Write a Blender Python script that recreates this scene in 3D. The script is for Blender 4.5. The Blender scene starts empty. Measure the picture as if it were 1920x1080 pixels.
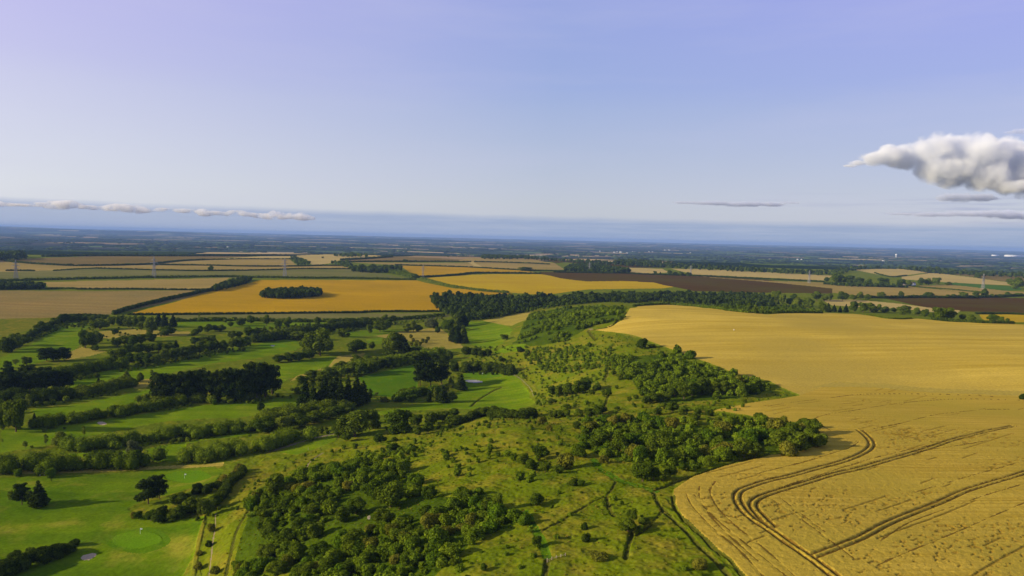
import bpy, math, random
import numpy as np
rng = np.random.default_rng(11)
random.seed(11)
scene = bpy.context.scene
COL = scene.collection
F = 1371.0                       # focal length in photograph pixels (1920 wide)
CAM_Z = 120.0
PITCH, ROLL = math.radians(3.92), math.radians(1.32)
SUN_EL = math.radians(18.0)
SUN_DIR = np.array([-0.975 * math.cos(SUN_EL), -0.222 * math.cos(SUN_EL), math.sin(SUN_EL)])   # towards the sun

# ------------------------------------------------------------------ camera
cam_d = bpy.data.cameras.new("camera")
cam = bpy.data.objects.new("camera", cam_d)
COL.objects.link(cam)
cam_d.sensor_width = 36.0
cam_d.lens = 36.0 * F / 1920.0
cam_d.clip_start = 1.0
cam_d.clip_end = 300000.0
cam.location = (0, 0, CAM_Z)
from mathutils import Matrix, Vector
RM = Matrix.Rotation(math.radians(90) - PITCH, 3, 'X') @ Matrix.Rotation(ROLL, 3, 'Z')
cam.rotation_euler = RM.to_euler()
scene.camera = cam
R = np.array(RM)

def rays(P):
    """unit directions for photograph pixels P (n,2)"""
    P = np.asarray(P, float).reshape(-1, 2)
    d = np.stack([(P[:, 0] - 960) / F, -(P[:, 1] - 540) / F, -np.ones(len(P))], 1)
    d = d @ R.T
    return d / np.linalg.norm(d, axis=1, keepdims=True)

def pp(s):
    """'x,y x,y' -> array"""
    return np.array([[float(v) for v in t.split(',')] for t in s.split()])

# ------------------------------------------------------------------ value noise
def _hash(ix, iy, seed):
    h = (ix.astype(np.int64) * 374761393 + iy.astype(np.int64) * 668265263 + seed * 974634777) & 0xFFFFFFFF
    h = ((h ^ (h >> 13)) * 1274126177) & 0xFFFFFFFF
    return ((h ^ (h >> 16)) & 0xFFFF).astype(np.float64) / 65535.0

def vnoise(x, y, scale, seed=0):
    x = x / scale; y = y / scale
    ix = np.floor(x); iy = np.floor(y)
    fx = x - ix; fy = y - iy
    fx = fx * fx * (3 - 2 * fx); fy = fy * fy * (3 - 2 * fy)
    a = _hash(ix, iy, seed); b = _hash(ix + 1, iy, seed)
    c = _hash(ix, iy + 1, seed); d = _hash(ix + 1, iy + 1, seed)
    return (a * (1 - fx) + b * fx) * (1 - fy) + (c * (1 - fx) + d * fx) * fy

def sstep(a, b, x):
    t = np.clip((x - a) / (b - a), 0, 1)
    return t * t * (3 - 2 * t)

# ------------------------------------------------------------------ terrain height
# control heights: photograph pixel and ground height there (metres above the golf course)
CTRL = """0,1080,0 200,1080,0 330,1080,1 395,1080,5 470,1080,14 600,1080,24 800,1080,33 1000,1080,39 1200,1080,43 1400,1080,45 1650,1080,46 1900,1080,47
-400,1080,-1 -400,800,0 -400,650,2 -400,560,4 2300,1080,48 2300,800,40 2300,640,46
0,900,0 200,900,0 330,900,0 420,890,3 470,960,13 540,900,11 620,860,9 700,830,11 560,960,19 700,960,27 850,960,33 850,880,28 760,840,16 900,820,25 1000,800,26 1000,870,33
1240,930,42 1100,960,40 1100,850,35 1240,850,37 1380,850,39 1540,840,40 1500,960,43 1700,960,43 1900,960,44 1900,860,41 1700,860,40.5 1900,790,36 1700,780,36 1500,770,36
0,750,0 300,750,0 450,800,0 560,770,0 620,730,0 0,640,1 200,660,0 400,640,1 600,660,0 700,640,0 780,770,1 900,760,1 985,745,2 940,715,1 870,690,1 760,700,2 900,620,0 870,600,0 950,640,1
1020,740,8 1060,700,16 1000,690,7 1050,660,19 1100,700,24 1140,700,27 1140,760,28 1060,790,24 1200,760,30 1200,700,30 1240,790,33
1000,600,14 960,590,5 1060,600,28 1120,600,36 1130,640,34 1040,630,22 1203,640,36 1300,690,34 1420,730,31 1540,740,31 1340,765,33 1700,735,32 1920,740,34
1170,590,41 1230,577,44 1330,582,43 1460,592,43 1600,592,43 1720,601,42 1850,608,43 1980,612,43 1350,640,39 1550,650,40 1750,660,42 1920,670,43 1350,690,35 1600,700,35 1850,705,38
1230,561,10 1060,577,14 1440,577,14 1600,580,14 1720,588,15 1860,598,15 1980,603,15 900,570,4 980,560,4 1100,560,6 1350,555,6 1560,562,10 1800,575,10
0,590,3 200,575,3 420,580,3 600,580,3 780,570,3 0,545,5 250,540,5 450,535,6 640,530,6 800,535,5 950,540,4 1100,530,4 1300,530,6 1560,540,8 1800,550,8 1980,556,8
0,510,8 250,505,8 500,505,9 700,508,9 900,510,8 1100,510,8 1300,515,8 1500,520,9 1700,530,10 1900,535,10
0,488,9 300,484,10 500,485,11 650,483,12 800,487,10 960,488,12 1080,492,11 1200,497,10 1400,505,11 1600,508,14 1680,508,16 1780,516,12 1920,524,10"""
ctrl = np.array([[float(v) for v in t.split(',')] for t in CTRL.split()])
cd = rays(ctrl[:, :2])
ct = (ctrl[:, 2] - CAM_Z) / cd[:, 2]
cxy = cd[:, :2] * ct[:, None]
near = np.array([[-90, 90, 2], [0, 90, 36], [90, 90, 44], [0, -60, 38], [-150, 20, 0], [150, 20, 48], [-60, 130, 14], [-40, 105, 22]], float)
cxy = np.vstack([cxy, near[:, :2]])
cz = np.concatenate([ctrl[:, 2], near[:, 2]])

def polar(x, y):
    r = np.hypot(x, y)
    return np.stack([np.arctan2(x, np.maximum(y, -1e9)) * 1.0, np.log(np.maximum(r, 30.0))], -1)
cuv = polar(cxy[:, 0], cxy[:, 1])
SM = 0.05
K = np.sqrt(((cuv[:, None] - cuv[None]) ** 2).sum(-1) + SM ** 2)
n_ = len(cz)
A = np.zeros((n_ + 1, n_ + 1)); A[:n_, :n_] = K - 0.004 * np.eye(n_) ; A[:n_, n_] = 1; A[n_, :n_] = 1
rb = np.linalg.solve(A, np.concatenate([cz, [0]]))

def h_ctrl(x, y):
    uv = polar(x, y)
    out = np.empty(len(uv))
    for a in range(0, len(uv), 40000):
        q = uv[a:a + 40000].astype(np.float32)
        d2 = (q[:, 0:1] - cuv[None, :, 0].astype(np.float32)) ** 2 + (q[:, 1:2] - cuv[None, :, 1].astype(np.float32)) ** 2
        out[a:a + 40000] = np.sqrt(d2 + np.float32(SM ** 2)) @ rb[:n_].astype(np.float32) + rb[n_]
    return out

FARHILLS = [(-16500, 24000, 120, 4200, 2600), (-11000, 23500, 95, 2500, 2000), (-6500, 30000, 90, 3500, 2500), (-3000, 21000, 70, 4500, 1800), (-21000, 30000, 150, 6000, 3000),
            (4000, 26000, 50, 5000, 2500), (12000, 24000, 55, 6000, 2500), (1000, 38000, 95, 14000, 4000), (20000, 34000, 70, 9000, 4000), (-24000, 41000, 110, 15000, 4000), (26000, 42000, 80, 15000, 4000), (0, 46000, 75, 30000, 3000)]

def h_base(x, y):
    x = np.asarray(x, float); y = np.asarray(y, float)
    r = np.hypot(x, y)
    z = np.empty(len(x))
    m = r < 6500
    z[m] = np.clip(h_ctrl(x[m], y[m]), -15, 75)
    z[~m] = 0
    pl = -48 + 26 * (vnoise(x, y, 2600, 3) - .5) + 14 * (vnoise(x, y, 1100, 4) - .5)
    for hx, hy, hh, sx, sy in FARHILLS:
        pl = pl + hh * np.exp(-((x - hx) / sx) ** 2 - ((y - hy) / sy) ** 2)
    k = sstep(4000, 5300, r)
    z = np.where(m, z, 0) * (1 - k) + pl * k
    z = z + np.where(r < 4500, 1, 0) * (1.6 * (vnoise(x, y, 140, 5) - .5) * sstep(150, 500, r) + 0.7 * (vnoise(x, y, 45, 6) - .5))
    fold = sstep(3, 12, z) * (1 - sstep(41, 45, z)) * (1 - sstep(.0, .13, np.arctan2(x, np.maximum(y, 1.)))) * (1 - sstep(800, 1000, r)) * sstep(90, 150, r)
    z = z + fold * (3.0 * (vnoise(x, y, 40, 61) - .5) + 1.5 * (vnoise(x + .4 * y, y, 19, 62) - .5))
    return z

# ------------------------------------------------------------------ polar grid (finer where the camera looks)
TH = np.concatenate([np.radians(np.arange(-75, -39, 1.0)), np.radians(np.arange(-39, 39.01, 0.058)), np.radians(np.arange(40, 76, 1.0))])
RR = np.concatenate([[5, 30, 60, 90, 105], 1 / np.arange(1 / 118., 1 / 300., -1.0e-5), 1 / np.arange(1 / 300., 1 / 900., -6.5e-6), 1 / np.arange(1 / 900., 1 / 4300., -3.2e-6), np.geomspace(4310, 48000, 190)])
NT, NR = len(TH), len(RR)
GX = (RR[:, None] * np.sin(TH)[None]).ravel()
GY = (RR[:, None] * np.cos(TH)[None]).ravel()
GZ = h_base(GX, GY)
GZ2 = GZ.reshape(NR, NT)

def hq(x, y):
    x = np.asarray(x, float); y = np.asarray(y, float)
    th = np.clip(np.arctan2(x, y), TH[0], TH[-1] - 1e-9); r = np.clip(np.hypot(x, y), RR[0], RR[-1] - 1e-6)
    i = np.clip(np.searchsorted(RR, r, 'right') - 1, 0, NR - 2); j = np.clip(np.searchsorted(TH, th, 'right') - 1, 0, NT - 2)
    a = (r - RR[i]) / (RR[i + 1] - RR[i]); b = (th - TH[j]) / (TH[j + 1] - TH[j])
    return (GZ2[i, j] * (1 - b) + GZ2[i, j + 1] * b) * (1 - a) + (GZ2[i + 1, j] * (1 - b) + GZ2[i + 1, j + 1] * b) * a

TS = np.geomspace(95, 47000, 2400)
def at(P):
    """ground point seen at photograph pixels P -> (n,3)"""
    P = np.asarray(P, float).reshape(-1, 2)
    d = rays(P); out = np.zeros((len(P), 3))
    for a in range(0, len(P), 400):
        q = d[a:a + 400]
        X = q[:, None, 0] * TS; Y = q[:, None, 1] * TS; Z = CAM_Z + q[:, None, 2] * TS
        dz = Z - hq(X.ravel(), Y.ravel()).reshape(Z.shape)
        k = np.argmax(dz < 0, 1); k = np.where(k == 0, len(TS) - 1, k)
        i = np.arange(len(q)); d0 = dz[i, k - 1]; d1 = dz[i, k]
        w = np.clip(d0 / np.maximum(d0 - d1, 1e-9), 0, 1)
        t = TS[k - 1] * (1 - w) + TS[k] * w
        o = q * t[:, None]
        out[a:a + 400, 0] = o[:, 0]; out[a:a + 400, 1] = o[:, 1]; out[a:a + 400, 2] = hq(o[:, 0], o[:, 1])
    return out

def to_px(p):
    q = (np.asarray(p, float) - np.array([0, 0, CAM_Z])) @ R
    return np.stack([960 + F * q[:, 0] / -q[:, 2], 540 - F * q[:, 1] / -q[:, 2]], 1)

def in_poly(x, y, poly):
    x = np.asarray(x); y = np.asarray(y)
    res = np.zeros(len(x), bool)
    m = (x >= poly[:, 0].min()) & (x <= poly[:, 0].max()) & (y >= poly[:, 1].min()) & (y <= poly[:, 1].max())
    idx = np.nonzero(m)[0]
    if not len(idx): return res
    px, py = x[idx], y[idx]; c = np.zeros(len(idx), bool)
    for (x0, y0), (x1, y1) in zip(poly, np.roll(poly, -1, 0)):
        if y0 == y1: continue
        c ^= ((y0 > py) != (y1 > py)) & (px < (x1 - x0) * (py - y0) / (y1 - y0) + x0)
    res[idx] = c
    return res

def smooth_line(P, step):
    """resampled Catmull-Rom polyline through world points (n,2)"""
    P = np.asarray(P, float)
    if len(P) == 2:
        n = max(2, int(np.hypot(*(P[1] - P[0])) / step)); t = np.linspace(0, 1, n)[:, None]
        return P[0] * (1 - t) + P[1] * t
    Q = np.vstack([2 * P[0] - P[1], P, 2 * P[-1] - P[-2]]); out = []
    for i in range(1, len(Q) - 2):
        n = max(2, int(np.ceil(np.hypot(*(Q[i + 1] - Q[i])) / step)))
        t = np.linspace(0, 1, n, endpoint=False)[:, None]
        out.append(0.5 * (2 * Q[i] + (Q[i + 1] - Q[i - 1]) * t + (2 * Q[i - 1] - 5 * Q[i] + 4 * Q[i + 1] - Q[i + 2]) * t ** 2 + (3 * Q[i] - Q[i - 1] - 3 * Q[i + 1] + Q[i + 2]) * t ** 3))
    return np.vstack(out + [P[-1:]])

def line_dist(x, y, L, maxd):
    """distance from points to a resampled line L (n,2); inf beyond maxd of its box"""
    out = np.full(len(x), np.inf)
    for a in range(0, len(L), 40):
        S = L[a:a + 41]
        m = (x > S[:, 0].min() - maxd) & (x < S[:, 0].max() + maxd) & (y > S[:, 1].min() - maxd) & (y < S[:, 1].max() + maxd)
        idx = np.nonzero(m)[0]
        if not len(idx): continue
        px, py = x[idx], y[idx]; best = out[idx]
        for (x0, y0), (x1, y1) in zip(S[:-1], S[1:]):
            dx, dy = x1 - x0, y1 - y0; l2 = dx * dx + dy * dy + 1e-9
            t = np.clip(((px - x0) * dx + (py - y0) * dy) / l2, 0, 1)
            best = np.minimum(best, np.hypot(px - x0 - t * dx, py - y0 - t * dy))
        out[idx] = best
    return out

# ------------------------------------------------------------------ objects
def tag(o, label=None, cat=None, group=None, kind=None):
    if label: o["label"] = label
    if cat: o["category"] = cat
    if group: o["group"] = group
    if kind: o["kind"] = kind
    return o

def mesh_from(name, V, Fq, mat=None, smooth=False, attr=None):
    """V (n,3); Fq (m,3 or 4) index array or list of such arrays"""
    me = bpy.data.meshes.new(name)
    if not isinstance(Fq, list): Fq = [Fq]
    Fq = [np.asarray(f) for f in Fq if len(f)]
    V = np.ascontiguousarray(V, np.float32)
    me.vertices.add(len(V)); me.vertices.foreach_set("co", V.ravel())
    nl = sum(f.size for f in Fq); npoly = sum(len(f) for f in Fq)
    me.loops.add(nl); me.polygons.add(npoly)
    me.loops.foreach_set("vertex_index", np.concatenate([f.ravel() for f in Fq]).astype(np.int32))
    tot = np.concatenate([np.full(len(f), f.shape[1]) for f in Fq])
    st = np.concatenate([[0], np.cumsum(tot)[:-1]])
    me.polygons.foreach_set("loop_start", st.astype(np.int32))
    if smooth: me.polygons.foreach_set("use_smooth", np.ones(npoly, bool))
    me.update(calc_edges=True)
    if attr is not None:
        a = me.attributes.new("tint", 'FLOAT', 'FACE'); a.data.foreach_set("value", np.asarray(attr, np.float32))
    if mat is not None: me.materials.append(mat)
    return me

def link(name, me, parent=None, loc=None):
    o = bpy.data.objects.new(name, me); COL.objects.link(o)
    if parent is not None: o.parent = parent
    if loc is not None: o.location = loc
    return o
# ------------------------------------------------------------------ materials
def nodes_of(name):
    m = bpy.data.materials.new(name); m.use_nodes = True
    nt = m.node_tree; nt.nodes.clear()
    return m, nt
def N(nt, t, **kw):
    n = nt.nodes.new(t)
    for k, v in kw.items():
        if k.startswith('i_'): n.inputs[k[2:].replace('_', ' ')].default_value = v
        else: setattr(n, k, v)
    return n
def mix(nt, fac, a, b, mode='MIX'):
    n = nt.nodes.new('ShaderNodeMix'); n.data_type = 'RGBA'; n.blend_type = mode; n.clamp_factor = True
    for sock, v in ((n.inputs[0], fac), (n.inputs[6], a), (n.inputs[7], b)):
        if hasattr(v, 'is_output'): nt.links.new(v, sock)
        elif isinstance(v, (int, float)): sock.default_value = v
        else: sock.default_value = (*v, 1)
    return n.outputs[2]
def ramp(nt, src, a, b):
    n = nt.nodes.new('ShaderNodeMapRange'); n.inputs[1].default_value = a; n.inputs[2].default_value = b
    nt.links.new(src, n.inputs[0]); return n.outputs[0]
def noise(nt, vec, scale, detail=3, rough=.55):
    n = N(nt, 'ShaderNodeTexNoise'); n.inputs['Scale'].default_value = scale; n.inputs['Detail'].default_value = detail; n.inputs['Roughness'].default_value = rough
    if vec is not None: nt.links.new(vec, n.inputs['Vector'])
    return n.outputs[0]
def mapped(nt, rot, sc):
    g = N(nt, 'ShaderNodeNewGeometry'); m = N(nt, 'ShaderNodeMapping')
    m.inputs['Rotation'].default_value = (0, 0, rot); m.inputs['Scale'].default_value = sc
    nt.links.new(g.outputs['Position'], m.inputs['Vector']); return m.outputs[0]
def finish(nt, col, rough=0.95, bump=None, bs=.3, bd=1.0):
    p = N(nt, 'ShaderNodeBsdfPrincipled'); p.inputs['Roughness'].default_value = rough; p.inputs['Specular IOR Level'].default_value = 0.0
    if hasattr(col, 'is_output'): nt.links.new(col, p.inputs['Base Color'])
    else: p.inputs['Base Color'].default_value = (*col, 1)
    if bump is not None:
        b = N(nt, 'ShaderNodeBump'); b.inputs['Strength'].default_value = bs; b.inputs['Distance'].default_value = bd
        nt.links.new(bump, b.inputs['Height']); nt.links.new(b.outputs[0], p.inputs['Normal'])
    o = N(nt, 'ShaderNodeOutputMaterial'); nt.links.new(p.outputs[0], o.inputs['Surface'])

def field_mat(name, c1, c2, ang=0.0, along=0.004, across=0.08, patch=0.006, c3=None, fine=0.5, bs=.25):
    """crop field: streaks drawn along the direction of work, broad patches, fine grain"""
    m, nt = nodes_of(name)
    v = mapped(nt, -ang, (along, across, .01))
    s1 = noise(nt, v, 1.0, 4, .65)
    g = N(nt, 'ShaderNodeNewGeometry').outputs['Position']
    p1 = noise(nt, g, patch, 4, .6)
    f1 = noise(nt, g, fine, 3, .7)
    a = mix(nt, ramp(nt, s1, .36, .64), c1, c2)
    a = mix(nt, ramp(nt, p1, .38, .66), a, c3 or tuple(x * .85 for x in c1))
    dk = mix(nt, ramp(nt, f1, .3, .75), (.78, .78, .78), (1.18, 1.18, 1.18))
    a = mix(nt, 1.0, a, dk, 'MULTIPLY')
    finish(nt, a, .95, f1, bs, .5)
    return m

def grass_mat(name, c1, c2, c3, s=(0.02, 0.12, 0.9), stripes=None, bs=.35, t=(.52, .74)):
    m, nt = nodes_of(name)
    g = N(nt, 'ShaderNodeNewGeometry').outputs['Position']
    n1 = noise(nt, g, s[0], 4, .6); n2 = noise(nt, g, s[1], 4, .62); n3 = noise(nt, g, s[2], 3, .7)
    a = mix(nt, ramp(nt, n1, .35, .65), c1, c2)
    a = mix(nt, ramp(nt, n2, t[0], t[1]), a, c3)
    if stripes:
        v = mapped(nt, -stripes[0], (0.003, stripes[1], .01))
        a = mix(nt, ramp(nt, noise(nt, v, 1., 2), .42, .6), a, mix(nt, .5, a, stripes[2]))
    dk = mix(nt, ramp(nt, n3, .3, .75), (.72, .72, .72), (1.22, 1.22, 1.22))
    a = mix(nt, 1.0, a, dk, 'MULTIPLY')
    finish(nt, a, .95, n3, bs, .5)
    return m

def plain_mat(name):
    """distant lowland: patchwork of woods, pasture and stubble on the world plan"""
    m, nt = nodes_of(name)
    v = mapped(nt, 0.35, (1 / 620., 1 / 520., 0.0))
    wob = noise(nt, v, 1.2, 2)
    vv = N(nt, 'ShaderNodeVectorMath', operation='MULTIPLY_ADD'); nt.links.new(wob, vv.inputs[0]); vv.inputs[1].default_value = (.5, .5, 0); nt.links.new(v, vv.inputs[2])
    vo = N(nt, 'ShaderNodeTexVoronoi', voronoi_dimensions='2D'); nt.links.new(vv.outputs[0], vo.inputs['Vector']); vo.inputs['Scale'].default_value = 1
    sep = N(nt, 'ShaderNodeSeparateColor'); nt.links.new(vo.outputs['Color'], sep.inputs[0])
    cr = N(nt, 'ShaderNodeValToRGB'); cr.color_ramp.interpolation = 'CONSTANT'
    el = cr.color_ramp.elements
    el[0].position = 0; el[0].color = (.012, .026, .014, 1); el[1].position = .36; el[1].color = (.03, .05, .02, 1)
    for p, c in ((.48, (.035, .055, .022)), (.60, (.32, .22, .10)), (.67, (.06, .05, .035)), (.76, (.48, .36, .17)), (.86, (.10, .15, .04))):
        e = el.new(p); e.color = (*c, 1)
    nt.links.new(sep.outputs[0], cr.inputs[0])
    ve = N(nt, 'ShaderNodeTexVoronoi', voronoi_dimensions='2D', feature='DISTANCE_TO_EDGE'); nt.links.new(vv.outputs[0], ve.inputs['Vector']); ve.inputs['Scale'].default_value = 1
    edge = ramp(nt, ve.outputs['Distance'], .035, .05)
    a = mix(nt, edge, (.015, .03, .014), cr.outputs[0])
    w = noise(nt, mapped(nt, 0, (1 / 2300., 1 / 1500., 0)), 1., 4, .6)
    a = mix(nt, ramp(nt, w, .5, .56), a, (.016, .032, .015))
    finish(nt, a)
    return m

def flat_mat(name, c, rough=.8, metal=0.0, var=.25, sc=2.0):
    m, nt = nodes_of(name)
    tc = N(nt, 'ShaderNodeTexCoord').outputs['Object']
    n = noise(nt, tc, sc, 3)
    a = mix(nt, n, tuple(x * (1 - var) for x in c), tuple(min(1, x * (1 + var)) for x in c))
    finish(nt, a, rough)
    return m

def leaf_mat(name, dark, light, dry=None, dry_amt=0.0):
    """foliage: every plant its own shade, every leaf clump its own tint, a little light passing through"""
    m, nt = nodes_of(name)
    oi = N(nt, 'ShaderNodeObjectInfo').outputs['Random']
    at_ = N(nt, 'ShaderNodeAttribute', attribute_name='tint').outputs['Fac']
    a = mix(nt, oi, dark, light)
    g = N(nt, 'ShaderNodeNewGeometry').outputs['Position']
    n1 = noise(nt, g, .35, 2)
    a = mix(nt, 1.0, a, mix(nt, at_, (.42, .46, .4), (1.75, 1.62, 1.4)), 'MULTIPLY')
    a = mix(nt, ramp(nt, n1, .3, .7), a, mix(nt, 1.0, a, (1.3, 1.18, .8), 'MULTIPLY'))
    if dry: a = mix(nt, ramp(nt, noise(nt, g, .12, 2), .72 - dry_amt, .8 - dry_amt), a, dry)
    d = N(nt, 'ShaderNodeBsdfDiffuse'); nt.links.new(a, d.inputs['Color'])
    t = N(nt, 'ShaderNodeBsdfTranslucent'); nt.links.new(mix(nt, 1.0, a, (1.3, 1.25, .5), 'MULTIPLY'), t.inputs['Color'])
    ms = N(nt, 'ShaderNodeMixShader'); ms.inputs[0].default_value = .22
    nt.links.new(d.outputs[0], ms.inputs[1]); nt.links.new(t.outputs[0], ms.inputs[2])
    o = N(nt, 'ShaderNodeOutputMaterial'); nt.links.new(ms.outputs[0], o.inputs['Surface'])
    return m

_a = at([[1545, 1038], [1920, 888], [1440, 640], [1880, 700]])
ANG_N = math.atan2(_a[1, 1] - _a[0, 1], _a[1, 0] - _a[0, 0]); ANG_F = math.atan2(_a[3, 1] - _a[2, 1], _a[3, 0] - _a[2, 0])
# crops
WH1, WH2, WH3 = (.46, .285, .075), (.54, .345, .10), (.40, .26, .085)
ST1, ST2, ST3 = (.34, .235, .125), (.40, .29, .15), (.27, .20, .11)
M = {}
M['wheat_near'] = field_mat('wheat', (.40, .27, .028), (.58, .41, .058), ANG_N, .02, .75, .02, (.43, .32, .038), 2.2, .5)
M['wheat_far'] = field_mat('ripe_wheat', (.47, .325, .036), (.66, .475, .075), ANG_F, .004, .07, .007, (.44, .325, .055), .9)
M['gold'] = field_mat('golden_crop', (0.4488, 0.2575, 0.0067), (0.5206, 0.3108, 0.0086), 0.05, .003, .05, .005, (0.3949, 0.2398, 0.0077), .4)
M['gold_bright'] = field_mat('bright_crop', (0.4851, 0.3266, 0.0080), (0.5353, 0.3810, 0.0128), 0.6, .003, .05, .005, (0.4600, 0.2994, 0.0096), .4)
M['stubble'] = field_mat('stubble', (0.2754, 0.1845, 0.0515), (0.3397, 0.2365, 0.0696), 0.02, .002, .045, .004, (0.2203, 0.1798, 0.0515), .3)
M['tan'] = field_mat('tan_crop', (.3240, .2340, 0.0605), (.3960, .2880, 0.0778), 0.1, .003, .03, .003, (.2880, .2160, 0.0518), .3)
M['pale'] = field_mat('pale_crop', (.4750, .3515, .1020), (.5320, .4085, .1320), 0.2, .003, .03, .004, (.4370, .3325, .1080), .3)
M['greygreen'] = field_mat('bean_crop', (.1710, .1620, .0425), (.2160, .1980, .0550), 0.02, .003, .03, .004, (.1440, .1530, .0325), .3)
M['plough'] = field_mat('ploughed_soil', (0.0737, 0.0389, 0.0066), (0.0979, 0.0530, 0.0093), 0.1, .003, .05, .004, (0.0864, 0.0671, 0.0080), .5)
M['brownfield'] = field_mat('brown_field', (0.1963, 0.1353, 0.0356), (0.2410, 0.1714, 0.0475), 0.1, .003, .03, .004, (0.1696, 0.1263, 0.0317), .3)
M['greenfield'] = field_mat('green_crop', (.0630, .1430, .0180), (.0810, .1760, .0240), 0.1, .003, .03, .004, (.0720, .1430, .0180), .3)
# grass
M['ground'] = grass_mat('rough_grass', (.1105, .1553, .0072), (.1495, .1823, .0090), (.2600, .2160, .0203), (.03, .11, .8))
M['fairway'] = grass_mat('mown_fairway', (.122, .205, .004), (.165, .252, .005), (.23, .265, .012), (.018, .05, .7), (0.25, .12, (.092, .165, .004)), .12, (.48, .72))
M['nearfair'] = grass_mat('mown_grass', (.098, .178, .0035), (.150, .215, .0055), (.25, .25, .022), (.018, .055, .7), (0.5, .08, (.06, .13, .004)), .15, (.52, .70))
M['green'] = grass_mat('putting_green', (.105, .215, .005), (.120, .225, .006), (.13, .22, .008), (.05, .2, 1.5), None, .03)
M['collar'] = grass_mat('green_collar', (.075, .165, .004), (.10, .185, .005), (.13, .19, .010), (.05, .2, 1.), None, .1)
M['hill'] = grass_mat('hill_grass', (.105, .150, .005), (.150, .182, .006), (.235, .200, .018), (.016, .07, .8), None, .4, (.46, .70))
M['dry'] = grass_mat('dry_grass', (.33, .265, .042), (.40, .32, .055), (.20, .19, .025), (.02, .08, .6))
M['margin'] = grass_mat('field_margin', (.1200, .1560, .0100), (.1920, .1800, .0150), (.3000, .2280, .0300), (.05, .2, .8))
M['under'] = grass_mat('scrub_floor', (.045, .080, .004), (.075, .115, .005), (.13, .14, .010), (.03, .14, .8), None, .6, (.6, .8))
M['foldband'] = field_mat('fold_band_wheat', (.36, .275, .045), (.43, .33, .055), -.1, .004, .08, .01, (.42, .32, .055), .6)  # greyer, darker wheat colour laid as a band along the fold
M['rutsoil'] = field_mat('trodden_tramline', (.15, .088, .012), (.20, .12, .018), 0, .1, .5, .05, (.13, .09, .014), 1.5)
M['lodged'] = field_mat('lodged_wheat', (.27, .175, .018), (.34, .225, .026), .6, .1, .5, .06, (.29, .2, .025), 1.8)
M['path'] = grass_mat('trodden_grass', (.0660, .1400, .0048), (.0780, .1540, .0056), (.1200, .1540, .0080), (.05, .2, .8))
M['trail'] = grass_mat('trodden_earth', (.065, .075, .008), (.08, .085, .010), (.11, .10, .015), (.05, .2, .8))
M['sand'] = flat_mat('bunker_sand', (.50, .38, .23), .95)
M['sandshade'] = flat_mat('shade_toned_sand', (.27, .27, .29), .95)  # tree shade put into the sand colour, darker and bluer
M['gravel'] = flat_mat('gravel', (.22, .18, .10), .95)
M['chalk'] = flat_mat('chalk', (.34, .29, .20), .95)
M['plain'] = plain_mat('lowland')
# foliage
M['broad'] = leaf_mat('broadleaf', (.048, .088, .007), (.095, .140, .012))
M['broadlight'] = leaf_mat('light_leaf', (.085, .135, .013), (.125, .17, .022))
M['silver'] = leaf_mat('silvery_leaf', (.075, .10, .045), (.10, .13, .06))
M['pine'] = leaf_mat('pine_needles', (.017, .035, .009), (.034, .056, .012))
M['bush'] = leaf_mat('hawthorn', (.060, .122, .007), (.120, .180, .013))
M['bushdry'] = leaf_mat('dry_scrub', (.105, .132, .014), (.155, .160, .024))
M['hedge'] = leaf_mat('hedge_leaf', (.066, .112, .007), (.11, .155, .013))
M['hedgedark'] = leaf_mat('dark_hedge_leaf', (.032, .058, .008), (.050, .080, .010))
M['wood'] = leaf_mat('wood_canopy', (.058, .100, .009), (.064, .105, .010))
M['wooddark'] = leaf_mat('dark_wood_canopy', (.036, .064, .011), (.040, .068, .012))
M['tuft'] = leaf_mat('grass_tuft', (.115, .150, .006), (.165, .180, .010), (.27, .225, .03), .22)
M['bark'] = flat_mat('bark', (.13, .085, .055), .95, 0, .4, 3)
M['steel'] = flat_mat('galvanised_steel', (.30, .30, .31), .6, 0, .1)
M['timber'] = flat_mat('weathered_timber', (.38, .31, .21), .9)
M['white'] = flat_mat('white_paint', (.8, .8, .78), .6, 0, .05)
M['slate'] = flat_mat('roof_slate', (.16, .14, .14), .8)
M['tile'] = flat_mat('roof_tile', (.30, .15, .10), .8)
M['dark'] = flat_mat('dark_glass', (.03, .035, .04), .3)
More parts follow.
